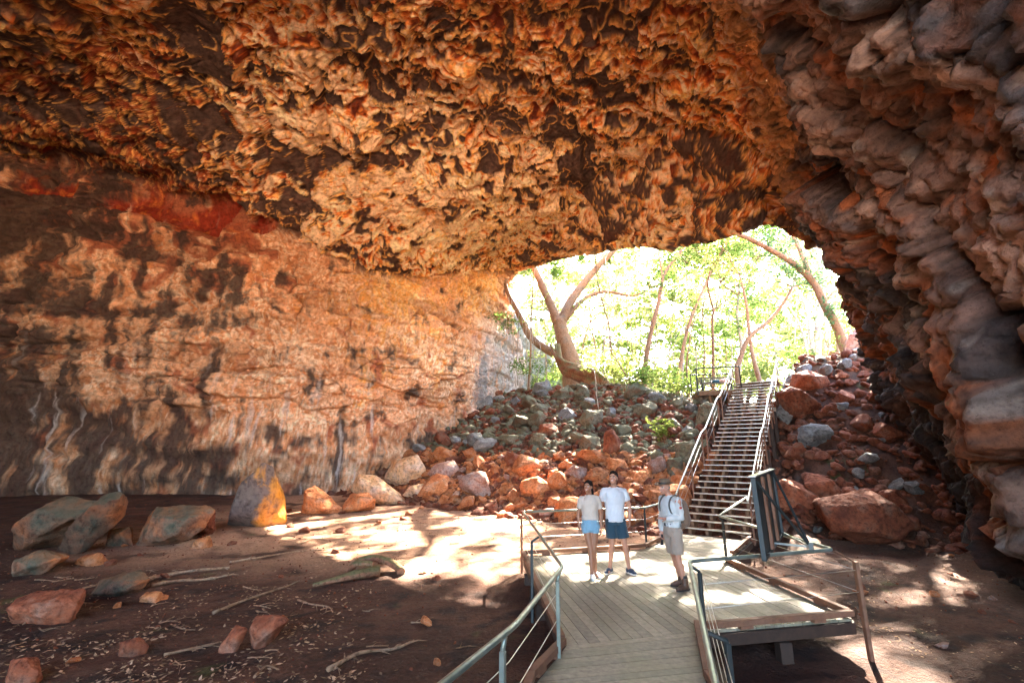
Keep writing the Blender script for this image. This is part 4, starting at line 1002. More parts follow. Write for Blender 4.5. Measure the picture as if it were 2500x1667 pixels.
def tree(label, D, trunk, r0, r1, mat, seed, limbs=(), grow=3, L=2.2, leafm=None, nleaf=1200, clump=.9, lsize=.09, group=None, name='tree', foot=.8, cat='tree', dz=0.0, extra=()):
    P = px3(trunk, D, dz); base = P[0].copy()
    g = gz(base.x, base.y); 
    if base.z > g-.1: P = [Vector((base.x, base.y, g-.3))]+P
    root = empty(name, (P[0].x, P[0].y, min(P[0].z, g)), label=label, cat=cat, group=group)
    limb_obj('trunk', P, r0, r1, mat, root, seed, .05)
    rg = random.Random(seed); tips = []
    bm = bmesh.new(); ends = [P[-1]]
    for (pts, a, b) in limbs:
        Q = px3(pts, D, dz*.5); Pq = smooth_path(Q); add_tube(bm, Pq, [a+(b-a)*i/(len(Pq)-1) for i in range(len(Pq))], 8); ends.append(Q[-1])
    for e in ends:
        for _ in range(grow):
            branches(bm, e, Vector((rg.uniform(-1, 1), rg.uniform(-1, 1), rg.uniform(-.1, .9))), L*rg.uniform(.7, 1.3), min(r1*.7, .06), 1, rg, tips)
    if len(bm.verts):
        o = bm_obj('branches', bm, mat, root); o.data.transform(Matrix.Translation(-root.location)); 
        for p_ in o.data.polygons: p_.use_smooth = True
    else: bm.free()
    if leafm:
        cl = [(t, (clump, clump, clump*.55), max(10, nleaf/max(1, len(tips)))) for t in tips]
        cl += [(Y(a, b, D+rg.uniform(-1, 1)), (w, w, h), n) for a, b, w, h, n in extra]
        leaves('crown', cl, leafm, root, seed, lsize)
    return root
# leaning fig with the twisted root mass
T1 = tree('thick pale tree with forking limbs leaning over the left end of the rubble slope', 33.5, [(1398, 905), (1388, 860), (1372, 815), (1366, 775)], .85, .45, M_BARK, 3,
     limbs=[([(1362, 790), (1345, 745), (1325, 700), (1305, 655), (1290, 610), (1278, 560)], .40, .14), ([(1370, 790), (1388, 745), (1425, 692), (1465, 645), (1510, 600), (1540, 560), (1560, 500)], .40, .1),
            ([(1380, 780), (1420, 735), (1475, 712), (1545, 722), (1600, 700)], .22, .05), ([(1352, 862), (1318, 842), (1292, 818), (1273, 780), (1253, 742), (1240, 715), (1225, 660)], .34, .12)],
     grow=2, L=2.0, leafm=M_LEAFY, nleaf=260, clump=.8)
bmr = bmesh.new(); rg = random.Random(5)
for k in range(9):
    pts = [Y(1352+rg.uniform(-12, 14), 848+rg.uniform(-8, 10), 32.6), Y(1372, 890+k*3-8, 31.5), Y(1410+rg.uniform(-8, 8), 908+k*3.2-12, 30.3), Y(1452, 925+k*4-14, 29), Y(1480+rg.uniform(-6, 8), 955+k*3-8, 28), Y(1496+rg.uniform(-14, 8), 1000+k*4, 27)]
    P = smooth_path(pts); add_tube(bmr, P, [(.10+.12*min(1, i/6))*(1+.25*math.sin(i*.6+k)) if i < len(P)-5 else .13 for i in range(len(P))], 8)
o = bm_obj('roots', bmr, M_BARKR, T1); o.data.transform(Matrix.Translation(-T1.location))
tree('slender curving tree in the middle of the cave mouth', 29, [(1570, 1015), (1573, 925), (1578, 872), (1592, 800), (1608, 740), (1613, 708), (1626, 662), (1664, 612)], .20, .09, M_BARK, 11,
     limbs=[([(1613, 708), (1618, 690), (1612, 640), (1606, 600)], .08, .04)], grow=3, L=2.2, leafm=M_LEAFY, nleaf=900, clump=.8)
tree('thin dark tree rising in front of the lookout platform', 22.6, [(1744, 1010), (1742, 942), (1741, 853), (1739, 780), (1741, 755), (1728, 700), (1735, 655)], .085, .04, M_BARK, 12,
     limbs=[([(1740, 770), (1752, 735), (1758, 690)], .04, .02), ([(1740, 760), (1770, 735), (1800, 720)], .03, .015)], grow=3, L=1.6, leafm=M_LEAFY, nleaf=1300, clump=.6, lsize=.075)
tree('brown tree leaning to the right behind the top of the stairs', 25, [(1800, 905), (1806, 880), (1828, 825), (1878, 783), (1914, 738), (1935, 700)], .17, .07, M_BARK, 13, grow=3, L=1.8, leafm=M_LEAF, nleaf=1100, clump=.7, lsize=.08)
tree('straight brown trunk standing just behind the top stair', 25.5, [(1858, 945), (1846, 900), (1836, 860), (1828, 800), (1822, 740), (1805, 670)], .16, .06, M_BARK, 14, grow=3, L=2.0, leafm=M_LEAFY, nleaf=1300, clump=.8)
tree('big tree leaning left across the top right of the cave mouth', 23, [(2066, 868), (2044, 800), (2012, 742), (1988, 693), (1946, 650), (1892, 616), (1830, 584), (1770, 560)], .27, .10, M_BARK, 15,
     limbs=[([(1982, 688), (1958, 622), (1934, 568), (1920, 530)], .15, .08), ([(2010, 740), (2050, 700), (2085, 690)], .07, .03)], grow=3, L=2.2, leafm=M_LEAFT, nleaf=1700, clump=.8,
     extra=[(1950, 655, 1.5, .7, 900), (1985, 690, 1.1, .5, 500), (1880, 595, 1.6, .7, 700), (1930, 610, 1.4, .7, 500), (2030, 760, 1.0, .8, 500)])
FG = tree('pale grey fig of many parallel trunks standing right of the stairs', 29, [(1995, 870), (1998, 800), (2003, 740), (2006, 670), (1995, 600), (1990, 540)], .28, .15, M_BARKP, 16, grow=3, L=2.0, leafm=M_LEAFT, nleaf=900, clump=.9,
     limbs=[([(1984, 868), (1978, 800), (1965, 740), (1935, 690), (1920, 640)], .16, .06), ([(2012, 868), (2018, 800), (2012, 720), (2020, 640), (2018, 560)], .13, .07), ([(1970, 866), (1962, 820), (1940, 770), (1915, 735)], .1, .05), ([(2026, 865), (2024, 800), (2034, 700), (2030, 600)], .09, .05)])
tree('thin sapling standing left of the lookout platform', 25.5, [(1686, 1020), (1679, 950), (1677, 885), (1683, 840), (1687, 806), (1698, 770)], .06, .03, M_BARK, 17, grow=3, L=1.3, leafm=M_LEAFY, nleaf=700, clump=.5, lsize=.075)
tree('broad leafy tree hanging under the top of the cave mouth', 30, [(1650, 1000), (1660, 900), (1680, 800), (1720, 700), (1760, 620)], .15, .07, M_BARK, 18, grow=4, L=2.6, leafm=M_LEAF, nleaf=2300, clump=1.1,
     extra=[(1760, 610, 2.8, 1.2, 3600), (1830, 590, 2.0, 1.0, 2200), (1700, 600, 1.8, .9, 1800), (1640, 650, 1.8, 1.0, 1500), (1730, 680, 2.2, .9, 1600), (1600, 700, 1.8, .9, 1100)])
tree('leafy tree with a spreading crown above the stairs', 32, [(1800, 950), (1810, 850), (1800, 770), (1805, 700)], .14, .07, M_BARKP, 19, grow=4, L=2.8, leafm=M_LEAF, nleaf=2200, clump=1.1, extra=[(1830, 730, 2.8, 1.0, 3000), (1890, 770, 1.8, .8, 1200), (1780, 800, 2.4, .9, 1500), (1700, 830, 2.2, .9, 1200)])
# background saplings
rs_ = random.Random(21)
for k in range(22):
    x0 = [1290, 1335, 1420, 1450, 1475, 1505, 1530, 1556, 1590, 1620, 1640, 1665, 1700, 1715, 1770, 1785, 1870, 1900, 1930, 1960, 2035, 2055][k]; D = rs_.uniform(30, 42)
    dx = rs_.uniform(-45, 45); t = [(x0, 960), (x0+dx*.2+rs_.uniform(-8, 8), 860), (x0+dx*.5+rs_.uniform(-10, 10), 760), (x0+dx, 640+rs_.uniform(-60, 40))]
    tree('slim young tree of the pale woodland beyond the cave mouth', D, t, rs_.uniform(.05, .13), .03, rs_.choice([M_BARK, M_BARKP]), 100+k, grow=3, L=2.0, leafm=rs_.choice([M_LEAFY, M_LEAFY, M_LEAF]), nleaf=750, clump=.9, lsize=.10, group='slim trees beyond the cave mouth', name='young_tree',
         extra=[(x0+rs_.uniform(-40, 40), rs_.uniform(780, 930), 1.4, .8, 500), (x0+rs_.uniform(-60, 60), rs_.uniform(640, 800), 1.5, .8, 450)])
# unseen leaf clumps and limbs added above the mouth to dapple the sunlight
sdir = Vector((math.sin(R(30))*math.cos(R(40)), math.cos(R(30))*math.cos(R(40)), math.sin(R(40)))); rg = random.Random(3); cl = []
for (x, y, w) in [(2.3, 7.3, .8), (3.3, 6.6, .7), (1.1, 7.7, .7), (2.1, 8.3, .5), (-6.5, 13.5, .6), (-2.8, 17.5, .6), (-6.8, 19.5, .7), (-.8, 13.4, .5), (-4.8, 14.6, .6), (-9.5, 20.5, .7), (3.6, 8.8, .6), (5.0, 9.6, .5), (3.0, 10.6, .5), (3.0, 5.7, .6), (3.9, 7.0, .5), (1.9, 9.7, .45), (4.3, 11.3, .55), (.3, 9.9, .6), (4.6, 8.2, .5), (1.6, 11.6, .5), (7.4, 8.3, 1.0), (9.4, 9.8, .8), (6.4, 6.8, .8), (7.2, 10.8, .8), (8.9, 12.4, .9), (6.2, 9.2, .5), (-3, 12.6, .8), (-5.5, 16.6, .9), (-2, 15.5, .7), (-8, 18, .8), (-4, 10.6, .7), (-1.2, 10.3, .6)]:
    cl.append((Vector((x, y, 0))+sdir*rg.uniform(28, 31), (w*1.15, w*1.15, w), int(900*w)))
bm = bmesh.new(); hub = Y(1990, 500, 29)
for c, r_, n_ in cl:
    m_ = (hub+Vector(c))/2+Vector((0, 0, 4.5)); add_tube(bm, smooth_path([hub, m_, Vector(c)], 5), [.10-.007*i for i in range(11)], 5)
o = bm_obj('shade_boughs', bm, M_BARKP, FG); o.data.transform(Matrix.Translation(-FG.location))
leaves('shade_clumps', cl, M_LEAF, FG, 77, .125)
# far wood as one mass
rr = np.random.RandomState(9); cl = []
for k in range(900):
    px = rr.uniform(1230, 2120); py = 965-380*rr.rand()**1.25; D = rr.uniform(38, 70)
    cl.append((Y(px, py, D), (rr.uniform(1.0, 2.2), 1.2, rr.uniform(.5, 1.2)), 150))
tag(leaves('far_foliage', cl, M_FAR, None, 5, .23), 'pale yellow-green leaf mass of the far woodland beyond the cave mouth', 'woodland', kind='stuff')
# shrubs and understory
def shrub(label, px, py, D, r, h, n, mat, seed, size=.07, group=None):
    c = Y(px, py, D); g = gz(c.x, c.y); root = empty('shrub', (c.x, c.y, g), label=label, cat='shrub', group=group); rg = random.Random(seed)
    bm = bmesh.new(); tips = []
    for _ in range(7): branches(bm, Vector((c.x, c.y, g-.05)), Vector((rg.uniform(-.8, .8), rg.uniform(-.8, .8), 1)), h*rg.uniform(.7, 1.2), .014, 1, rg, tips)
    o = bm_obj('stems', bm, M_BARK, root); o.data.transform(Matrix.Translation(-root.location))
    leaves('foliage', [(t, (r*.35, r*.35, r*.22), n/len(tips)) for t in tips], mat, root, seed, size)
shrub('bright yellow-green shrub growing among the boulders left of the stairs', 1628, 1075, 19.5, 1.0, .9, 1100, M_LEAFY, 31, .06)
shrub('dark green shrub at the top of the rubble right of the stairs', 1960, 900, 22.5, 1.4, 1.1, 1400, M_LEAF, 32, .06)
shrub('sparse bush hanging over the rubble below the right trees', 2030, 930, 20.5, 1.2, 1.0, 500, M_LEAFY, 33, .05)
shrub('leafy bush behind the roots of the leaning tree', 1465, 905, 28, 1.6, 1.6, 1300, M_LEAFY, 34)
for k, (px, py, D) in enumerate([(1530, 985, 26), (1560, 1000, 25), (1600, 990, 25.5), (1640, 985, 25), (1665, 1010, 23.5), (1690, 975, 25), (1500, 960, 28), (1585, 950, 28), (1630, 940, 28)]):
    shrub('low leafy bush in the understory along the top of the rubble slope', px, py, D, 1.3, 1.2, 800, [M_LEAFY, M_LEAF][k % 2], 40+k, .07, 'understory bushes above the rubble')
# vines
def vine(label, pts, D, r, mat=M_BARK, group=None):
    P = smooth_path(px3(pts, D), 6); rg = random.Random(int(pts[0][0])); P = [p+Vector((rg.uniform(-.03, .03), rg.uniform(-.05, .05), 0)) for p in P]
    bm = bmesh.new(); add_tube(bm, P, r, 6); o = bm_obj('vine', bm, mat); tag(o, label, 'vine', group)
vine('dark vine hanging from the left lip of the cave mouth down to the boulders', [(1452, 600), (1456, 660), (1466, 718), (1484, 785), (1491, 830), (1494, 861), (1522, 905), (1545, 940), (1572, 985)], 25.5, .035)
vine('looping thin vine across the left limbs of the pale tree', [(1320, 655), (1350, 670), (1375, 690), (1410, 708), (1455, 690)], 26, .015)
vine('pale vine falling straight onto the green boulder', [(1452, 905), (1455, 940), (1458, 975), (1464, 1020), (1470, 1048)], 25, .022, M_BARKP)
rg = random.Random(44)
for k in range(12):
    x = rg.uniform(1475, 1660); y0 = 600; d = rg.uniform(-12, 12)
    vine('thin hanging vine in the woodland beyond the cave mouth', [(x, y0), (x+d, 700), (x+d*1.5, 800), (x+d*.6, 880+rg.uniform(0, 60))], rg.uniform(26, 30), .012, M_BARK, 'thin vines hanging in the cave mouth')
# pale aerial roots on the left edge of the mouth
for k in range(11):
    x = 1236+k*8+rg.uniform(-3, 3); y0 = 745+rg.uniform(-20, 30)
    vine('pale aerial root hanging down the left edge of the cave mouth', [(x, y0), (x+rg.uniform(-4, 4), y0+60), (x+rg.uniform(-6, 6), y0+120), (x+rg.uniform(-8, 8), 930+rg.uniform(-10, 20))], 31.5, rg.uniform(.015, .035), M_BARKP, 'aerial roots on the left edge of the mouth')
# grey cliff beyond the left edge
def cliff():
    n, m = 90, 70; u = np.linspace(0, 1, n); v = np.linspace(0, 1, m)
    A = np.array([0.2, 36.]); B = np.array([7.5, 52.]); W = []
    for a in u:
        p = A+(B-A)*a; top = 14.5-5.5*a
        for b in v: W.append((p[0]-1.5*max(0, b-.9)*10, p[1], 2+(top-2)*b))
    W = np.array(W); nn = np.array([.9, -.42, 0]); W += nn*(.7*fbm(W*.5, 4, 300)+.35*ridged(W*np.array([1, 1, 2.2]), 3, 301))[:, None]
    i = np.arange(n*m).reshape(n, m); F = np.stack([i[:-1, :-1], i[1:, :-1], i[1:, 1:], i[:-1, 1:]], 2).reshape(-1, 4)
    c = np.ones((len(W), 1))*C(.33, .34, .35); c = lerp(c, np.ones((len(W), 1))*C(.16, .16, .15), sst(0, .3, fbm(W*np.array([.9, .9, .4]), 3, 302)))
    return np_mesh('cliff', W, F, M_CAVE, attrs={'rock': c})
tag(cliff(), 'blue-grey rock cliff just outside the left edge of the cave mouth', 'cliff', kind='structure')
# ------------------------------------------------------------------ floor litter
def stick(label, pts, r, mat=M_BARK, cat='branch', lift=.03, name='fallen_branch', group=None):
    P = []
    for (a, b) in pts:
        h = ground_hit(a, b); P.append(Vector((h.x, h.y, gz(h.x, h.y)+lift)))
    P = smooth_path(P, 4); bm = bmesh.new(); k = len(P); rg = random.Random(int(pts[0][0]))
    add_tube(bm, P, [r*(1-.6*i/k)*rg.uniform(.85, 1.15) for i in range(k)], 7)
    for j in range(2, k-1, 3):
        d = (P[j]-P[j-1]).normalized(); s_ = d.cross(Vector((0, 0, 1)))*rg.choice((-1, 1)); e = P[j]+(d*.5+s_*.5)*rg.uniform(.2, .5); add_tube(bm, [P[j], (P[j]+e)/2+Vector((0, 0, .02)), e], [r*.45, r*.3, r*.12], 5)
    o = bm_obj(name, bm, mat); tag(o, label, cat, group)
for lab, pts, r in [('long dry branch lying across the shaded floor at the left', [(335, 1425), (400, 1410), (480, 1398), (560, 1390)], .05),
                    ('forked dry branch just below the long branch', [(370, 1432), (430, 1422), (500, 1418), (570, 1405)], .035),
                    ('thin twig lying towards the left slab', [(200, 1440), (260, 1428), (330, 1424)], .02),
                    ('slender stick pointing up to the right across the floor', [(520, 1500), (600, 1470), (700, 1435), (722, 1424)], .025),
                    ('curved pale stick in the dark middle of the floor', [(726, 1468), (760, 1480), (800, 1486), (812, 1500)], .018),
                    ('dry stick crossing the edge of the sunlit patch', [(560, 1375), (640, 1362), (720, 1350), (800, 1345)], .022),
                    ('branch near the bottom edge left of the handrail', [(400, 1605), (470, 1590), (540, 1572)], .022),
                    ('short twig at the bottom centre of the dark floor', [(620, 1660), (650, 1632), (680, 1640)], .018),
                    ('twig cluster in the sunlit patch', [(735, 1330), (765, 1318), (800, 1322)], .02),
                    ('long root ridge showing through the soil left of the boardwalk', [(800, 1640), (880, 1600), (960, 1590), (1010, 1570)], .03)]:
    stick(lab, pts, r)
rgt = random.Random(71)
for k in range(34):
    px = rgt.uniform(60, 1180); py = rgt.uniform(1330, 1650); a = rgt.uniform(-.5, .5); l_ = rgt.uniform(18, 60)
    stick('thin dry twig on the dark earth floor left of the boardwalk', [(px, py), (px+l_*math.cos(a)*.5, py-l_*math.sin(a)*.3+rgt.uniform(-3, 3)), (px+l_*math.cos(a), py-l_*math.sin(a)*.5)], rgt.uniform(.007, .014), M_BARK, 'twig', .012, 'twig', 'thin twigs on the dark floor')
# the curled hollow root on the sunlit floor
h = ground_hit(905, 1404); bm = bmesh.new(); c0 = Vector((h.x, h.y, gz(h.x, h.y)))
arc = [c0+Vector((.55*math.cos(a)+.1, .25*math.sin(a), .05+.30*max(0, math.sin(a*.5))*abs(math.sin(a)))) for a in [i*math.pi*1.5/12 for i in range(13)]]
add_tube(bm, arc, [.09-.003*i for i in range(13)], 9); add_tube(bm, [c0+Vector((.2, -.1, .1)), c0+Vector((-.25, -.35, .08)), c0+Vector((-.9, -.8, .0))], [.12, .09, .03], 8)
tag(bm_obj('curled_root', bm, M_BARKR), 'thick curled root rising from the earth at the edge of the sunlight', 'root')
# fallen leaves
def litter(n, seed, reg, label, mat, size):
    r = np.random.RandomState(seed); P = []
    while len(P) < n:
        px = r.uniform(*reg[0]); py = r.uniform(*reg[1]); d = ray(px, py); t = (-.45-HC)/d.z
        x, y = d.x*t+r.normal()*.2, d.y*t+r.normal()*.2
        if -.9 < x < 5.4 and y < 13.3: continue
        if fbm(np.array([[x*.8, y*.8, 0.]]), 2, 400)[0] < r.uniform(-.25, .2): continue
        P.append((x, y))
    P = np.array(P); z = ground_z(P[:, 0], P[:, 1])+.012; P = np.stack([P[:, 0], P[:, 1], z], 1); n = len(P)
    a = r.normal(size=(n, 3)); a[:, 2] *= .25; a /= np.linalg.norm(a, axis=1)[:, None]; b = np.cross(a, [0, 0, 1.])+r.normal(size=(n, 3))*.2; b /= np.linalg.norm(b, axis=1)[:, None]
    s = size*r.uniform(.5, 1.4, n)[:, None]
    V = np.stack([P-a*s, P+b*s*.45, P+a*s, P-b*s*.45], 1).reshape(-1, 3); V[:, 2] = np.maximum(V[:, 2], np.repeat(P[:, 2], 4)-.006)
    o = np_mesh('leaf_litter', V, np.arange(4*n).reshape(n, 4), mat, smooth=False, attrs={'leafv': np.repeat(r.rand(n), 4)}); tag(o, label, 'leaf litter', kind='stuff')
M_DRY = leaf_mat('dry_leaf', (.34, .22, .14), (.1, .06, .03), .1)
litter(2600, 1, ((-80, 900), (1330, 1720)), 'pale dry leaves strewn over the shaded earth floor at the left', M_DRY, .035)
litter(900, 2, ((1750, 2560), (1330, 1720)), 'dry leaf scraps on the earth right of the boardwalk', M_DRY, .025)
# ================================================================== people
def fuse(bm, voxel, smooth=2, fine=None):
    """join overlapping solids into one continuous skin"""
    me = bpy.data.meshes.new('tmp'); bm.to_mesh(me); bm.free(); o = bpy.data.objects.new('tmp', me); COL.objects.link(o)
    md = o.modifiers.new('r', 'REMESH'); md.mode = 'VOXEL'; md.voxel_size = voxel; md.use_smooth_shade = True
    if smooth:
        sm = o.modifiers.new('s', 'SMOOTH'); sm.factor = .5; sm.iterations = smooth
    dg = bpy.context.evaluated_depsgraph_get(); dg.update(); out = bpy.data.meshes.new_from_object(o.evaluated_get(dg))
    bpy.data.objects.remove(o); bpy.data.meshes.remove(me); return out
def ell(bm, c, r, rot=None, sub=3):
    M = Matrix.Translation(Vector(c))
    if rot is not None: M = M @ rot.to_4x4()
    bmesh.ops.create_icosphere(bm, subdivisions=sub, radius=1.0, matrix=M @ Matrix.Diagonal((r[0], r[1], r[2], 1)))
def caps(bm, pts, rs, n=14):
    add_tube(bm, pts, list(rs), n)
    for p, r in zip(pts, rs): ell(bm, p, (r, r, r), sub=2)
def rings(bm, RR, n=28):
    """RR: (centre, axis a vec, axis b vec)"""
    L = []
    for c, a, b in RR:
        L.append([bm.verts.new(Vector(c)+Vector(a)*math.cos(2*math.pi*k/n)+Vector(b)*math.sin(2*math.pi*k/n)) for k in range(n)])
    for p, q in zip(L[:-1], L[1:]):
        for k in range(n): bm.faces.new((p[k], p[(k+1) % n], q[(k+1) % n], q[k]))
    bm.faces.new(L[0][::-1]); bm.faces.new(L[-1])
def mesh_child(name, me, mat, parent, cols=None, wr=0.0, ws=14, seed=0):
    V = np.zeros(len(me.vertices)*3, np.float32); me.vertices.foreach_get('co', V); V = V.reshape(-1, 3)
    if wr:
        me.update(); Nn_ = np.zeros(len(me.vertices)*3, np.float32); me.vertices.foreach_get('normal', Nn_); Nn_ = Nn_.reshape(-1, 3)
        q = V*np.array([ws, ws, ws*.55]); dd = wr*(ridged(q+seed, 3, seed)-.5)+wr*.8*pn(V*ws*.5+seed, seed+2)
        V = V+Nn_*dd[:, None]; me.vertices.foreach_set('co', V.astype(np.float32).ravel())
    if cols is not None:
        a = me.attributes.new('tint', 'FLOAT_COLOR', 'POINT'); c = np.ones((len(V), 4), np.float32); c[:, :3] = cols(V); a.data.foreach_set('color', c.ravel())
    for p in me.polygons: p.use_smooth = True
    me.name = name; me.materials.clear(); me.materials.append(mat); me.update()
    return link(bpy.data.objects.new(name, me), parent)
def skin_mat(name):
    m, nt, b = new_mat(name); at = N(nt, 'Attribute', attribute_name='tint'); tc = N(nt, 'TexCoord'); nz = noise(nt, 60, 3, .6, tc.outputs['Object'])
    c = mix(nt, 1.0, at.outputs['Color'], ramp(nt, nz.outputs[0], [(.3, (.9, .88, .87)), (.7, (1.06, 1.05, 1.05))]), 'MULTIPLY')
    nt.links.new(c, b.inputs['Base Color']); b.inputs['Roughness'].default_value = .5; b.inputs['Subsurface Weight'].default_value = .08
    b.inputs['Subsurface Radius'].default_value = (.02, .008, .004); return m
def cloth(name, c, scale=120, rough=.85, var=.12):
    m, nt, b = new_mat(name); tc = N(nt, 'TexCoord'); nz = noise(nt, scale, 3, .6, tc.outputs['Object']); n2 = noise(nt, 6, 4, .6, tc.outputs['Object'])
    cc_ = mix(nt, .5, ramp(nt, nz.outputs[0], [(.3, tuple(x*(1-var) for x in c)), (.7, tuple(min(1, x*(1+var)) for x in c))]), ramp(nt, n2.outputs[0], [(.3, tuple(x*(1-var*1.5) for x in c)), (.7, c)]))
    nt.links.new(cc_, b.inputs['Base Color']); b.inputs['Roughness'].default_value = rough; b.inputs['Sheen Weight'].default_value = .15; bump(nt, b, nz.outputs[0], .15, .002); return m
M_SKIN = skin_mat('skin')
def make_person(px, py, H, yaw, hyaw, hpitch, label, J, sex='m', skinc=(.42, .22, .14), build=1.0):
    base = G(px, py, 0); k = H/1.8
    root = empty('person', base, label=label, cat='person')
    th = R(yaw); f = Vector((-math.sin(th), -math.cos(th), 0)); l = Vector((math.cos(th), -math.sin(th), 0)); Z = Vector((0, 0, 1))
    tx = J.get('off', (0, 0))
    def P(a, b, z): return (l*(a+tx[0])+f*(b+tx[1])+Z*z)*k
    def W(v): return Vector(v)*k         # camera aligned (x right, y away)
    fem = sex == 'f'; sw = (.165 if fem else .19)*build; hw = (.15 if fem else .145)*build
    hd = P(0, .02, 1.645)+W(J.get('head', (0, 0, 0)))
    a2, a3 = R(hyaw), R(hpitch)
    hf = Vector((-math.sin(a2)*math.cos(a3), -math.cos(a2)*math.cos(a3), math.sin(a3))); hl = Vector((math.cos(a2), -math.sin(a2), 0)); hu = hl.cross(-hf).normalized()*-1
    if hu.z < 0: hu = -hu
    HR = Matrix((hl, -hf, hu)).transposed()
    def HP(a, b, z): return hd+(hl*a+hf*b+hu*z)*k      # head-local: left, forward, up
    bm = bmesh.new()
    ell(bm, HP(0, -.008, .035), (.074*k, .092*k, .088*k), HR, 4); ell(bm, HP(0, .022, -.035), (.058*k, .068*k, .078*k), HR); ell(bm, HP(0, .052, -.082), (.03*k, .03*k, .025*k), HR)
    ell(bm, HP(0, .092, -.012), (.013*k, .018*k, .026*k), HR); ell(bm, HP(0, .104, -.026), (.015*k, .013*k, .011*k), HR); ell(bm, HP(0, .083, -.058), (.026*k, .012*k, .010*k), HR)
    for s_ in (1, -1):
        ell(bm, HP(.074*s_, -.005, -.005), (.010*k, .022*k, .032*k), HR); ell(bm, HP(.042*s_, .052, -.025), (.02*k, .02*k, .02*k), HR)
        ell(bm, HP(.03*s_, .074, .028), (.022*k, .012*k, .010*k), HR)
    nb = P(0, -.01, 1.46)
    caps(bm, [nb, (nb+HP(0, -.02, -.06))/2, HP(0, -.02, -.04)], [.060*k*build, .052*k, .052*k])
    tor = [(.90, hw, .105, 0), (.98, hw*1.0, .11, 0), (1.08, (.125 if fem else .14)*build, .092, .0), (1.20, (.13 if fem else .155)*build, .10, .005), (1.32, (.145 if fem else .172)*build, .112, .008), (1.42, sw*.86, .09, 0), (1.465, sw*.5, .065, -.01)]
    rings(bm, [(P(0, b, z), l*rx*k, f*ry*k) for z, rx, ry, b in tor])
    ell(bm, P(0, 0, .90), (hw*k, .11*k, .08*k), Matrix((l, -f, Z)).transposed())
    sh = {}; 
    for s_, nm in ((1, 'L'), (-1, 'R')):
        S0 = P(sw*s_, 0, 1.415); E = W(J['elbow'+nm])+Vector((0, 0, 0)); Hd = W(J['wrist'+nm]); sh[nm] = (S0, E, Hd)
        caps(bm, [P(sw*.6*s_, 0, 1.42), S0, (S0*.5+E*.5), E, (E*.6+Hd*.4), Hd], [.042*k*build, (.050 if fem else .060)*k*build, (.040 if fem else .047)*k*build, (.034 if fem else .039)*k, (.034 if fem else .040)*k, .024*k])
        # hand: palm, four unequal curled fingers and a thumb
        d = (Hd-E).normalized() if 'hdir'+nm not in J else Vector(J['hdir'+nm]).normalized()
        inn = Vector(J.get('palm'+nm, (-l*s_)[:])); inn = (inn-d*inn.dot(d)).normalized(); sd_ = d.cross(inn).normalized()
        if sd_.dot(f) < 0: sd_ = -sd_          # knuckle row: index finger towards the front
        pc = Hd+d*.045*k
        ell(bm, pc, (.014*k, .040*k, .046*k), Matrix((inn, sd_, d)).transposed()); 
        curl = J.get('curl'+nm, .45)
        for q, (o_, L_) in enumerate(((.030, .070), (.010, .078), (-.010, .072), (-.029, .058))):
            a = pc+d*.036*k+sd_*o_*k; pts = [a]; dd = d.copy(); c_ = curl if not (nm == J.get('point') and q == 0) else .03
            for t_ in (.42, .32, .26):
                dd = (dd+inn*c_).normalized(); pts.append(pts[-1]+dd*L_*t_*k)
            caps(bm, pts, [.0098*k, .0092*k, .0085*k, .0072*k], 8)
        a = Hd+d*.022*k+sd_*.030*k; caps(bm, [a, a+(d*.55+sd_*.75+inn*.35).normalized()*.034*k, a+(d*.8+sd_*.55+inn*.45).normalized()*.064*k], [.012*k, .011*k, .009*k], 8)
    for nm in 'LR':
        s_ = 1 if nm == 'L' else -1
        hp = P(.085*s_*build, 0, .90); kn_ = W(J['knee'+nm]); an = W(J['ankle'+nm]); sh['leg'+nm] = (hp, kn_, an)
        m1 = hp*.5+kn_*.5; cf = kn_*.68+an*.32-f*.012*k
        caps(bm, [hp, m1, kn_, cf, kn_*.25+an*.75, an], [(.088 if fem else .085)*k*build, (.070 if fem else .072)*k*build, .050*k*build, (.050 if fem else .056)*k*build, .036*k, .034*k])
        ft = Vector(J.get('toe'+nm, f[:])).normalized(); caps(bm, [an, an+ft*.06*k-Z*.035*k, an+ft*.14*k-Z*.05*k], [.035*k, .033*k, .024*k])
    body = fuse(bm, .0072, 3)
    sk = np.array(skinc)
    def paint(V):
        c = np.ones((len(V), 1))*sk; D = (V-np.array(hd[:]))/k; A = D@np.array(hl[:]); B = D@np.array(hf[:]); U_h = D@np.array(hu[:]); fr = B > .045
        c = lerp(c, c*np.array([1.15, .85, .8]), np.exp(-((np.abs(A)-.042)/.02)**2-((U_h+.03)/.02)**2)*fr*.6)
        for s_ in (1, -1):
            e = np.exp(-((A-.031*s_)/.015)**6-((U_h-.008)/.0075)**4)*fr; c = lerp(c, np.ones_like(c)*np.array([.72, .68, .64]), e*.85)
            e = np.exp(-((A-.031*s_+.004)/.0065)**4-((U_h-.008)/.008)**4)*fr; c = lerp(c, np.ones_like(c)*np.array([.02, .012, .01]), e)
            e = np.exp(-((A-.032*s_)/.020)**6-((U_h-.029+.1*np.abs(A-.03*s_))/.006)**4)*fr; c = lerp(c, np.ones_like(c)*np.array(J.get('brow', (.03, .02, .015))), e*.85)
        e = np.exp(-(A/.026)**6-((U_h+.058-.9*A*A/.026*.5)/.011)**4)*fr; c = lerp(c, np.ones_like(c)*np.array([.45, .14, .11]), e*.8)
        e = np.exp(-(A/.019)**6-((U_h+.057-.6*A*A/.026)/.0048)**4)*fr; c = lerp(c, np.ones_like(c)*np.array([.85, .80, .76]), e*J.get('smile', 1.0))
        return c
    mesh_child('body', body, M_SKIN, root, paint)
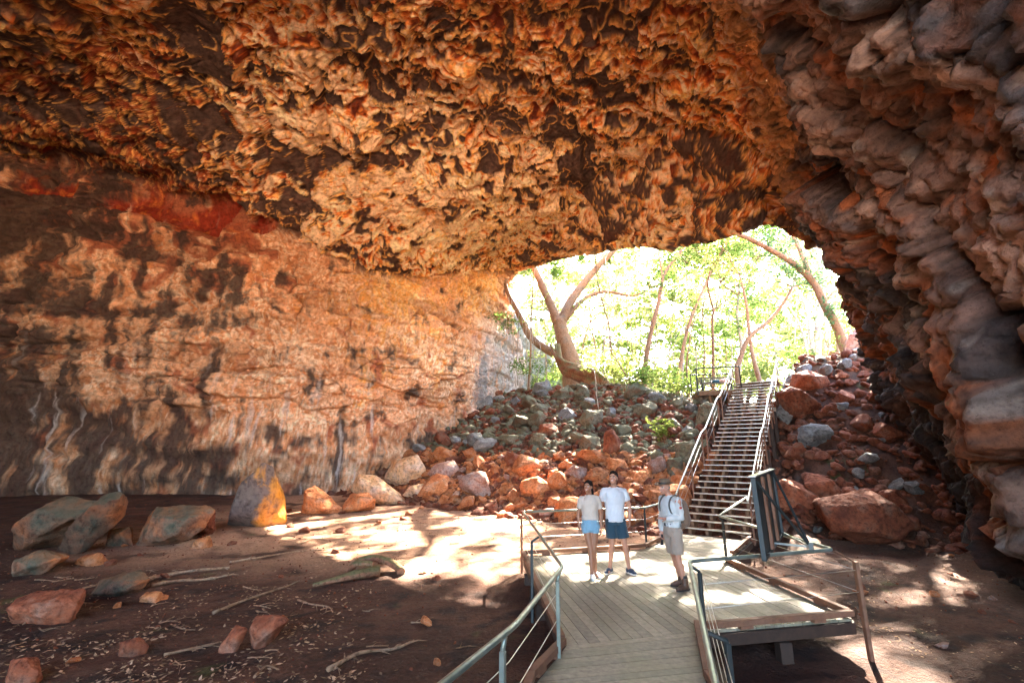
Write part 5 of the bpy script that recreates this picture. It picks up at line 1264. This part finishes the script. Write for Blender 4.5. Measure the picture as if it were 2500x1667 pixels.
    return root, dict(P=P, W=W, HP=HP, HR=HR, l=l, f=f, Z=Z, k=k, sh=sh, sw=sw, hw=hw, hd=hd, hl=hl, hf=hf, hu=hu, build=build, fem=fem)
def tshirt(root, q, mat, z0, slv=.55, loose=.018, name='t_shirt', neck=1.465, wr=.012, collar=False, belly=0.0):
    P, k, l, f = q['P'], q['k'], q['l'], q['f']; b_ = q['build']; fem = q['fem']; sw = q['sw']
    bm = bmesh.new(); wd = (.128 if fem else .148)*b_
    tor = [(z0, max(q['hw'], wd)+loose*(1.3 if z0 < .95 else .7), .122+loose*(.9 if z0 < .95 else .4)), (z0+.06, max(q['hw'], wd)+loose*(1.0 if z0 < .95 else .6), .118+loose*(.7 if z0 < .95 else .4)), (1.10, wd+loose*1.2, .10+loose+belly), (1.20, (.136 if fem else .160)*b_+loose, .108+loose+belly*.8), (1.32, (.152 if fem else .178)*b_+loose, .118+loose), (1.40, sw*.98+loose*.3, .106+loose*.5), (1.45, sw*.66, .086), (neck+.02, .085, .074)]
    tor = [t for i, t in enumerate(tor) if i == 0 or t[0] > z0+.01]
    rings(bm, [(P(0, 0, z), l*rx*k, f*ry*k) for z, rx, ry in tor])
    for nm in 'LR':
        S0, E, Hd = q['sh'][nm]; s_ = 1 if nm == 'L' else -1; r0 = (.056 if fem else .066)*b_*k
        if slv <= 1:
            e = S0.lerp(E, slv); caps(bm, [P(sw*.5*s_, 0, 1.415), S0], [r0*.98, r0*.98]); add_tube(bm, [S0, e], [r0, r0*1.02], 18)
        else:
            caps(bm, [P(sw*.5*s_, 0, 1.415), S0, S0.lerp(E, .5), E, E.lerp(Hd, .5)], [r0, r0, r0*.95, r0*.85, r0*.75]); add_tube(bm, [E.lerp(Hd, .5), E.lerp(Hd, .97)], [r0*.74, r0*.6], 16)
    return mesh_child(name, fuse(bm, .011, 2), mat, root, None, wr, 11, int(root.location.x*100) % 50)
def shorts(root, q, mat, ztop, zhem, flare=.018, name='shorts', wr=.008):
    P, k, l, f = q['P'], q['k'], q['l'], q['f']; hw = q['hw']; b_ = q['build']; fem = q['fem']
    bm = bmesh.new(); rings(bm, [(P(0, 0, z), l*rx*k, f*ry*k) for z, rx, ry in [(.84, hw+.010, .118), (.90, hw+.014, .122), (.98, hw+.014, .12), (ztop, (.137 if fem else .150)*b_+.008, .104)]])
    for nm in 'LR':
        hp, kn_, an = q['sh']['leg'+nm]; t = (hp.z-zhem*k)/(hp.z-kn_.z); e = hp.lerp(kn_, t) if t <= 1 else kn_.lerp(an, (t-1)*.9)
        ell(bm, hp, (.1*k*b_,)*3); add_tube(bm, [hp+Vector((0, 0, .02)), hp.lerp(e, .5), e], [.102*k*b_, (.088*b_+flare*.5)*k, (.078*b_+flare)*k], 22)
    return mesh_child(name, fuse(bm, .010, 2), mat, root, None, wr, 13, 7)
def shoe(root, q, nm, mat, sole, toe, name='shoe', high=0.0, L=.27):
    an = q['sh']['leg'+nm][2]; k = q['k']; t = Vector(toe); t.z = 0; t.normalize(); s_ = Vector((0, 0, 1)).cross(t); b0 = Vector((an.x, an.y, 0))-t*.06*k
    bm = bmesh.new(); M3 = Matrix((s_, t, Vector((0, 0, 1)))).transposed()
    ell(bm, b0+t*.045*k+Vector((0, 0, .05*k)), (.044*k, .062*k, .056*k), M3); ell(bm, b0+t*.12*k+Vector((0, 0, .05*k)), (.046*k, .09*k, .046*k), M3); ell(bm, b0+t*.195*k+Vector((0, 0, .038*k)), (.043*k, .055*k, .028*k), M3)
    if high: add_tube(bm, [b0+t*.055*k+Vector((0, 0, .05*k)), Vector((an.x, an.y, high*k))], [.056*k, .054*k], 16)
    o = mesh_child(name, fuse(bm, .007, 2), mat, root)
    bm = bmesh.new(); n = 26; ring = []
    for i in range(n):
        a = 2*math.pi*i/n; u = math.sin(a); ring.append(b0+t*(.105+.148*u)*k+s_*(.044*math.cos(a)*(1 if u > 0 else .85))*k)
    T = [bm.verts.new((p.x, p.y, .026*k)) for p in ring]; B = [bm.verts.new((p.x, p.y, .002)) for p in ring]; bm.faces.new(T); bm.faces.new(B[::-1])
    for i in range(n): bm.faces.new((T[i], T[(i+1) % n], B[(i+1) % n], B[i]))
    bmesh.ops.recalc_face_normals(bm, faces=bm.faces); so_ = bm_obj('sole', bm, sole, o); return o
M_TEE_W = cloth('white_cotton', (.52, .53, .56)); M_TEE_C = cloth('cream_cotton', (.50, .41, .34)); M_DENIM = cloth('light_denim', (.17, .30, .39), 90); M_NAVY = cloth('teal_navy_cotton', (.010, .036, .058)); M_KHAKI = cloth('khaki_cotton', (.30, .23, .18)); M_SHIRT = cloth('pale_work_shirt', (.46, .47, .47)); M_HAIR = simple_mat('dark_hair', (.009, .006, .005), .8, 0, .4, 40, .3, spec=.12)
M_WSHOE = cloth('white_canvas', (.75, .75, .74)); M_NSHOE = cloth('navy_canvas', (.015, .03, .06)); M_SOLE = simple_mat('white_rubber', (.6, .56, .5), .6); M_BOOT = simple_mat('brown_leather', (.075, .035, .022), .45, 0, .3, 12, .15); M_DSOLE = simple_mat('dark_rubber', (.03, .022, .02), .7); M_HAT = simple_mat('brown_felt', (.12, .075, .045), .85, 0, .2, 15, .2); M_PACK = cloth('brown_canvas', (.17, .10, .065), 60); M_BLACK = simple_mat('black_webbing', (.012, .012, .013), .6); M_STRAP = cloth('grey_strap', (.09, .085, .08))
# ---- young woman
wo, q = make_person(1446, 1409, 1.70, 8, 32, 8, 'young woman with dark tied-back hair in a cream t-shirt and light denim shorts', dict(
    elbowL=(.215, .02, 1.12), wristL=(.205, -.02, .88), elbowR=(-.225, .03, 1.12), wristR=(-.215, -.02, .88),
    kneeL=(.045, -.03, .50), ankleL=(.075, .06, .085), kneeR=(-.02, -.05, .50), ankleR=(-.02, -.10, .085), toeL=(.12, -1, 0), toeR=(-.05, -1, 0), curlL=.4, curlR=.35, head=(-.015, 0, -.01)), 'f', (.30, .135, .075))
tshirt(wo, q, M_TEE_C, 1.03, .62, .022, wr=.013); shorts(wo, q, M_DENIM, 1.075, .79, .014)
shoe(wo, q, 'L', M_WSHOE, M_SOLE, (.45, -1, 0)); shoe(wo, q, 'R', M_WSHOE, M_SOLE, (-.02, -1, 0))
HP, k = q['HP'], q['k']; bm = bmesh.new()
ell(bm, HP(0, -.020, .052), (.085*k, .098*k, .090*k), q['HR'], 4); ell(bm, HP(0, -.06, .01), (.07*k, .06*k, .075*k), q['HR']); ell(bm, HP(0, -.112, .02), (.035*k, .035*k, .035*k), q['HR'])
caps(bm, [HP(.0, -.13, .01), HP(.02, -.13, -.08), HP(.035, -.10, -.17), HP(.05, -.07, -.24)], [.040*k, .046*k, .040*k, .016*k])
mesh_child('hair', fuse(bm, .008, 2), M_HAIR, wo, None, .004, 60, 3)
# ---- young man
mn, q = make_person(1513, 1399, 1.84, -4, 30, 14, 'tall young man with short dark hair in a plain white t-shirt and dark blue shorts', dict(
    elbowL=(.255, .03, 1.14), wristL=(.225, -.03, .90), elbowR=(-.285, .03, 1.14), wristR=(-.285, -.03, .90), off=(-.035, 0),
    kneeL=(.115, -.02, .50), ankleL=(.175, .0, .085), kneeR=(-.115, -.02, .50), ankleR=(-.165, .04, .085), toeL=(.35, -1, 0), toeR=(-.5, -1, 0), curlL=.5, curlR=.35, head=(.0, 0, 0)), 'm', (.38, .19, .12))
tshirt(mn, q, M_TEE_W, .885, .62, .026, wr=.013); shorts(mn, q, M_NAVY, 1.04, .60, .03)
shoe(mn, q, 'L', M_NSHOE, M_SOLE, (.45, -1, 0)); shoe(mn, q, 'R', M_NSHOE, M_SOLE, (-.75, -1, 0))
HP, k = q['HP'], q['k']; bm = bmesh.new()
ell(bm, HP(0, -.018, .060), (.082*k, .094*k, .082*k), q['HR'], 4); ell(bm, HP(0, -.055, .02), (.070*k, .055*k, .07*k), q['HR']); ell(bm, HP(0, .025, .115), (.058*k, .052*k, .028*k), q['HR']); ell(bm, HP(.01, .06, .108), (.045*k, .026*k, .022*k), q['HR'])
mesh_child('hair', fuse(bm, .007, 1), M_HAIR, mn, None, .006, 70, 5)
# ---- guide
gd, q = make_person(1659, 1437, 1.76, 68, 66, -2, 'older guide in a wide brown hat, pale work shirt and khaki shorts with a backpack', dict(
    elbowL=(.045, -.21, 1.16), wristL=(-.20, -.17, 1.13), elbowR=(-.16, .14, 1.12), wristR=(-.205, .08, .88), hdirL=(-1, .05, .12), palmL=(0, .3, -1),
    off=(0, .06), kneeL=(-.02, -.09, .49), ankleL=(.065, -.09, .085), kneeR=(-.01, .12, .49), ankleR=(.09, .16, .085), toeL=(-1, -.45, 0), toeR=(-1, -.1, 0), curlL=.25, curlR=.8, point='L', brow=(.25, .2, .17), head=(-.06, 0, -.02), smile=.6), 'm', (.43, .21, .14), 1.06)
tshirt(gd, q, M_SHIRT, .99, 2, .024, name='work_shirt', wr=.017, belly=.012); shorts(gd, q, M_KHAKI, 1.05, .56, .02)
shoe(gd, q, 'L', M_BOOT, M_DSOLE, (-1, -.45, 0), 'boot', .19); shoe(gd, q, 'R', M_BOOT, M_DSOLE, (-1, -.1, 0), 'boot', .19)
P, HP, k, l, f = q['P'], q['HP'], q['k'], q['l'], q['f']
for nm in 'LR':
    an = q['sh']['leg'+nm][2]; bm = bmesh.new(); add_tube(bm, [(an.x, an.y, .17), (an.x-.005, an.y, .225)], [.047, .045], 16); bm_obj('sock', bm, M_BLACK, gd)
bm = bmesh.new(); rings(bm, [(P(0, 0, z), l*.172*k, f*.126*k) for z in (1.0, 1.045)]); bm_obj('belt', bm, M_BLACK, gd)
bm = bmesh.new()   # collar
rings(bm, [(P(0, -.01, 1.455), l*.092*k, f*.085*k), (P(0, -.015, 1.50), l*.076*k, f*.074*k)]); bm_obj('collar', bm, M_SHIRT, gd)
bm = bmesh.new(); HR = q['HR']; hl, hf, hu = q['hl'], q['hf'], q['hu']; n = 40; prev = None; prof = [(.178, .060, 0), (.172, .068, 0), (.13, .056, 0), (.098, .064, 1), (.097, .10, 1), (.090, .135, 1), (.070, .152, 1), (.035, .146, 1), (.0015, .142, 1)]
for rr_, zz_, mi in prof:
    ring = []
    for i in range(n):
        a = 2*math.pi*i/n; ca, sa = math.cos(a), math.sin(a); brim = max(0, rr_-.098)/.08; zz2 = zz_+brim*.028*ca*ca-.012*brim*sa-(.020*math.exp(-(ca/.35)**2) if zz_ > .14 else 0)
        ring.append(bm.verts.new(HP(rr_*ca*.88, -.008+rr_*sa*1.06, zz2)))
    if prev:
        for i in range(n): fc = bm.faces.new((prev[i], prev[(i+1) % n], ring[(i+1) % n], ring[i])); fc.smooth = True
    prev = ring
bm.faces.new(prev)
bmu = [v for v in bm.verts][:n]; bmesh.ops.recalc_face_normals(bm, faces=bm.faces)
hat = bm_obj('hat', bm, M_HAT, gd); md = hat.modifiers.new('thick', 'SOLIDIFY'); md.thickness = .004
bm = bmesh.new(); rings(bm, [(HP(0, -.008, z_), hl*.089*k, hf*.106*k) for z_ in (.068, .092)]); bm_obj('hat_band', bm, M_BLACK, hat)
bm = bmesh.new(); ell(bm, HP(0, -.045, .0), (.073*k, .055*k, .05*k), HR); mesh_child('hair', fuse(bm, .008, 1), simple_mat('grey_hair', (.25, .22, .2), .6), gd)
bm = bmesh.new(); BM3 = Matrix((l, -f, Vector((0, 0, 1)))).transposed(); ell(bm, P(0, -.235, 1.20), (.155*k, .115*k, .24*k), BM3, 4); ell(bm, P(0, -.24, 1.10), (.155*k, .12*k, .16*k), BM3); ell(bm, P(0, -.18, 1.28), (.14*k, .08*k, .17*k), BM3)
pk = mesh_child('backpack', fuse(bm, .012, 2), M_PACK, gd, None, .012, 9, 4)
bm = bmesh.new(); ell(bm, P(0, -.335, 1.10), (.10*k, .045*k, .10*k), BM3); mesh_child('pocket', fuse(bm, .012, 2), M_PACK, pk, None, .006, 9, 8)
for s_ in (1, -1):
    bm = bmesh.new(); pts = smooth_path([P(.10*s_, -.14, 1.44), P(.105*s_, -.05, 1.505), P(.11*s_, .06, 1.47), P(.12*s_, .125, 1.36), P(.135*s_, .10, 1.22), P(.15*s_, -.05, 1.10), P(.13*s_, -.15, 1.06)], 4)
    for a_, b2 in zip(pts[:-1], pts[1:]): add_bar(bm, a_, b2, .030, .010, f)
    bm_obj('strap', bm, M_STRAP, pk)
S0, E, Hd = q['sh']['L']; c = S0.lerp(E, .38)+Vector((0, -1, 0))*.073
bm = bmesh.new(); add_box(bm, c, (.058, .010, .05), Matrix.Rotation(R(-8), 3, 'Y'), .003); sp_ = bm_obj('sleeve_patch', bm, cloth('patch_white', (.6, .5, .45)), gd)
bm = bmesh.new(); add_box(bm, c+Vector((0, -.005, 0)), (.044, .006, .034), Matrix.Rotation(R(-8), 3, 'Y'), .002); bm_obj('badge', bm, cloth('patch_red', (.30, .03, .03)), sp_)
hb = q['sh']['R'][2]; bm = bmesh.new(); caps(bm, [hb+Vector((-.01, -.02, -.05)), hb+Vector((-.02, -.03, -.17))], [.022, .017], 10); add_tube(bm, [hb+Vector((-.02, -.03, -.165)), hb+Vector((-.022, -.035, -.20))], [.024, .028], 12)
o = bm_obj('torch', bm, M_BLACK); o.location = gd.location; tag(o, 'short black torch held in the right hand of the guide', 'torch')
# ================================================================== light, sky, camera
SUN_AZ, SUN_EL = R(30), R(40)
w = bpy.data.worlds.new('World'); scene.world = w; w.use_nodes = True
nt = w.node_tree; bg = nt.nodes['Background']
sky = nt.nodes.new('ShaderNodeTexSky'); sky.sky_type = 'NISHITA'; sky.sun_disc = False
sky.sun_elevation = SUN_EL; sky.sun_rotation = SUN_AZ; sky.air_density = 1.0; sky.dust_density = 2.0; sky.ozone_density = 1.0
nt.links.new(sky.outputs[0], bg.inputs[0]); bg.inputs[1].default_value = .11
sd = bpy.data.lights.new('sun', 'SUN'); sd.energy = 5.0; sd.angle = R(.6); sd.color = (1.0, .88, .72)
so = bpy.data.objects.new('sun', sd); COL.objects.link(so)
dvec = Vector((math.sin(SUN_AZ)*math.cos(SUN_EL), math.cos(SUN_AZ)*math.cos(SUN_EL), math.sin(SUN_EL)))
so.rotation_euler = dvec.to_track_quat('Z', 'Y').to_euler(); so.location = (20, 40, 40)
cd = bpy.data.cameras.new('camera'); cd.sensor_width = 36; cd.lens = FPX/2500*36; cd.clip_end = 2000; cd.clip_start = .05
co = bpy.data.objects.new('camera', cd); COL.objects.link(co); co.location = CAM
co.rotation_euler = (R(90)+PITCH, 0, 0); scene.camera = co
scene.view_settings.view_transform = 'Standard'; scene.view_settings.look = 'None'
scene.view_settings.exposure = 4.9; scene.view_settings.gamma = 1
cy = scene.cycles
cy.use_denoising = True; cy.denoiser = 'OPENIMAGEDENOISE'; cy.denoising_input_passes = 'RGB_ALBEDO_NORMAL'
cy.use_adaptive_sampling = False; cy.max_bounces = 10; cy.diffuse_bounces = 7; cy.glossy_bounces = 3; cy.transmission_bounces = 4; cy.transparent_max_bounces = 8
cy.sample_clamp_indirect = 0; cy.use_guiding = False; cy.caustics_reflective = False; cy.caustics_refractive = False
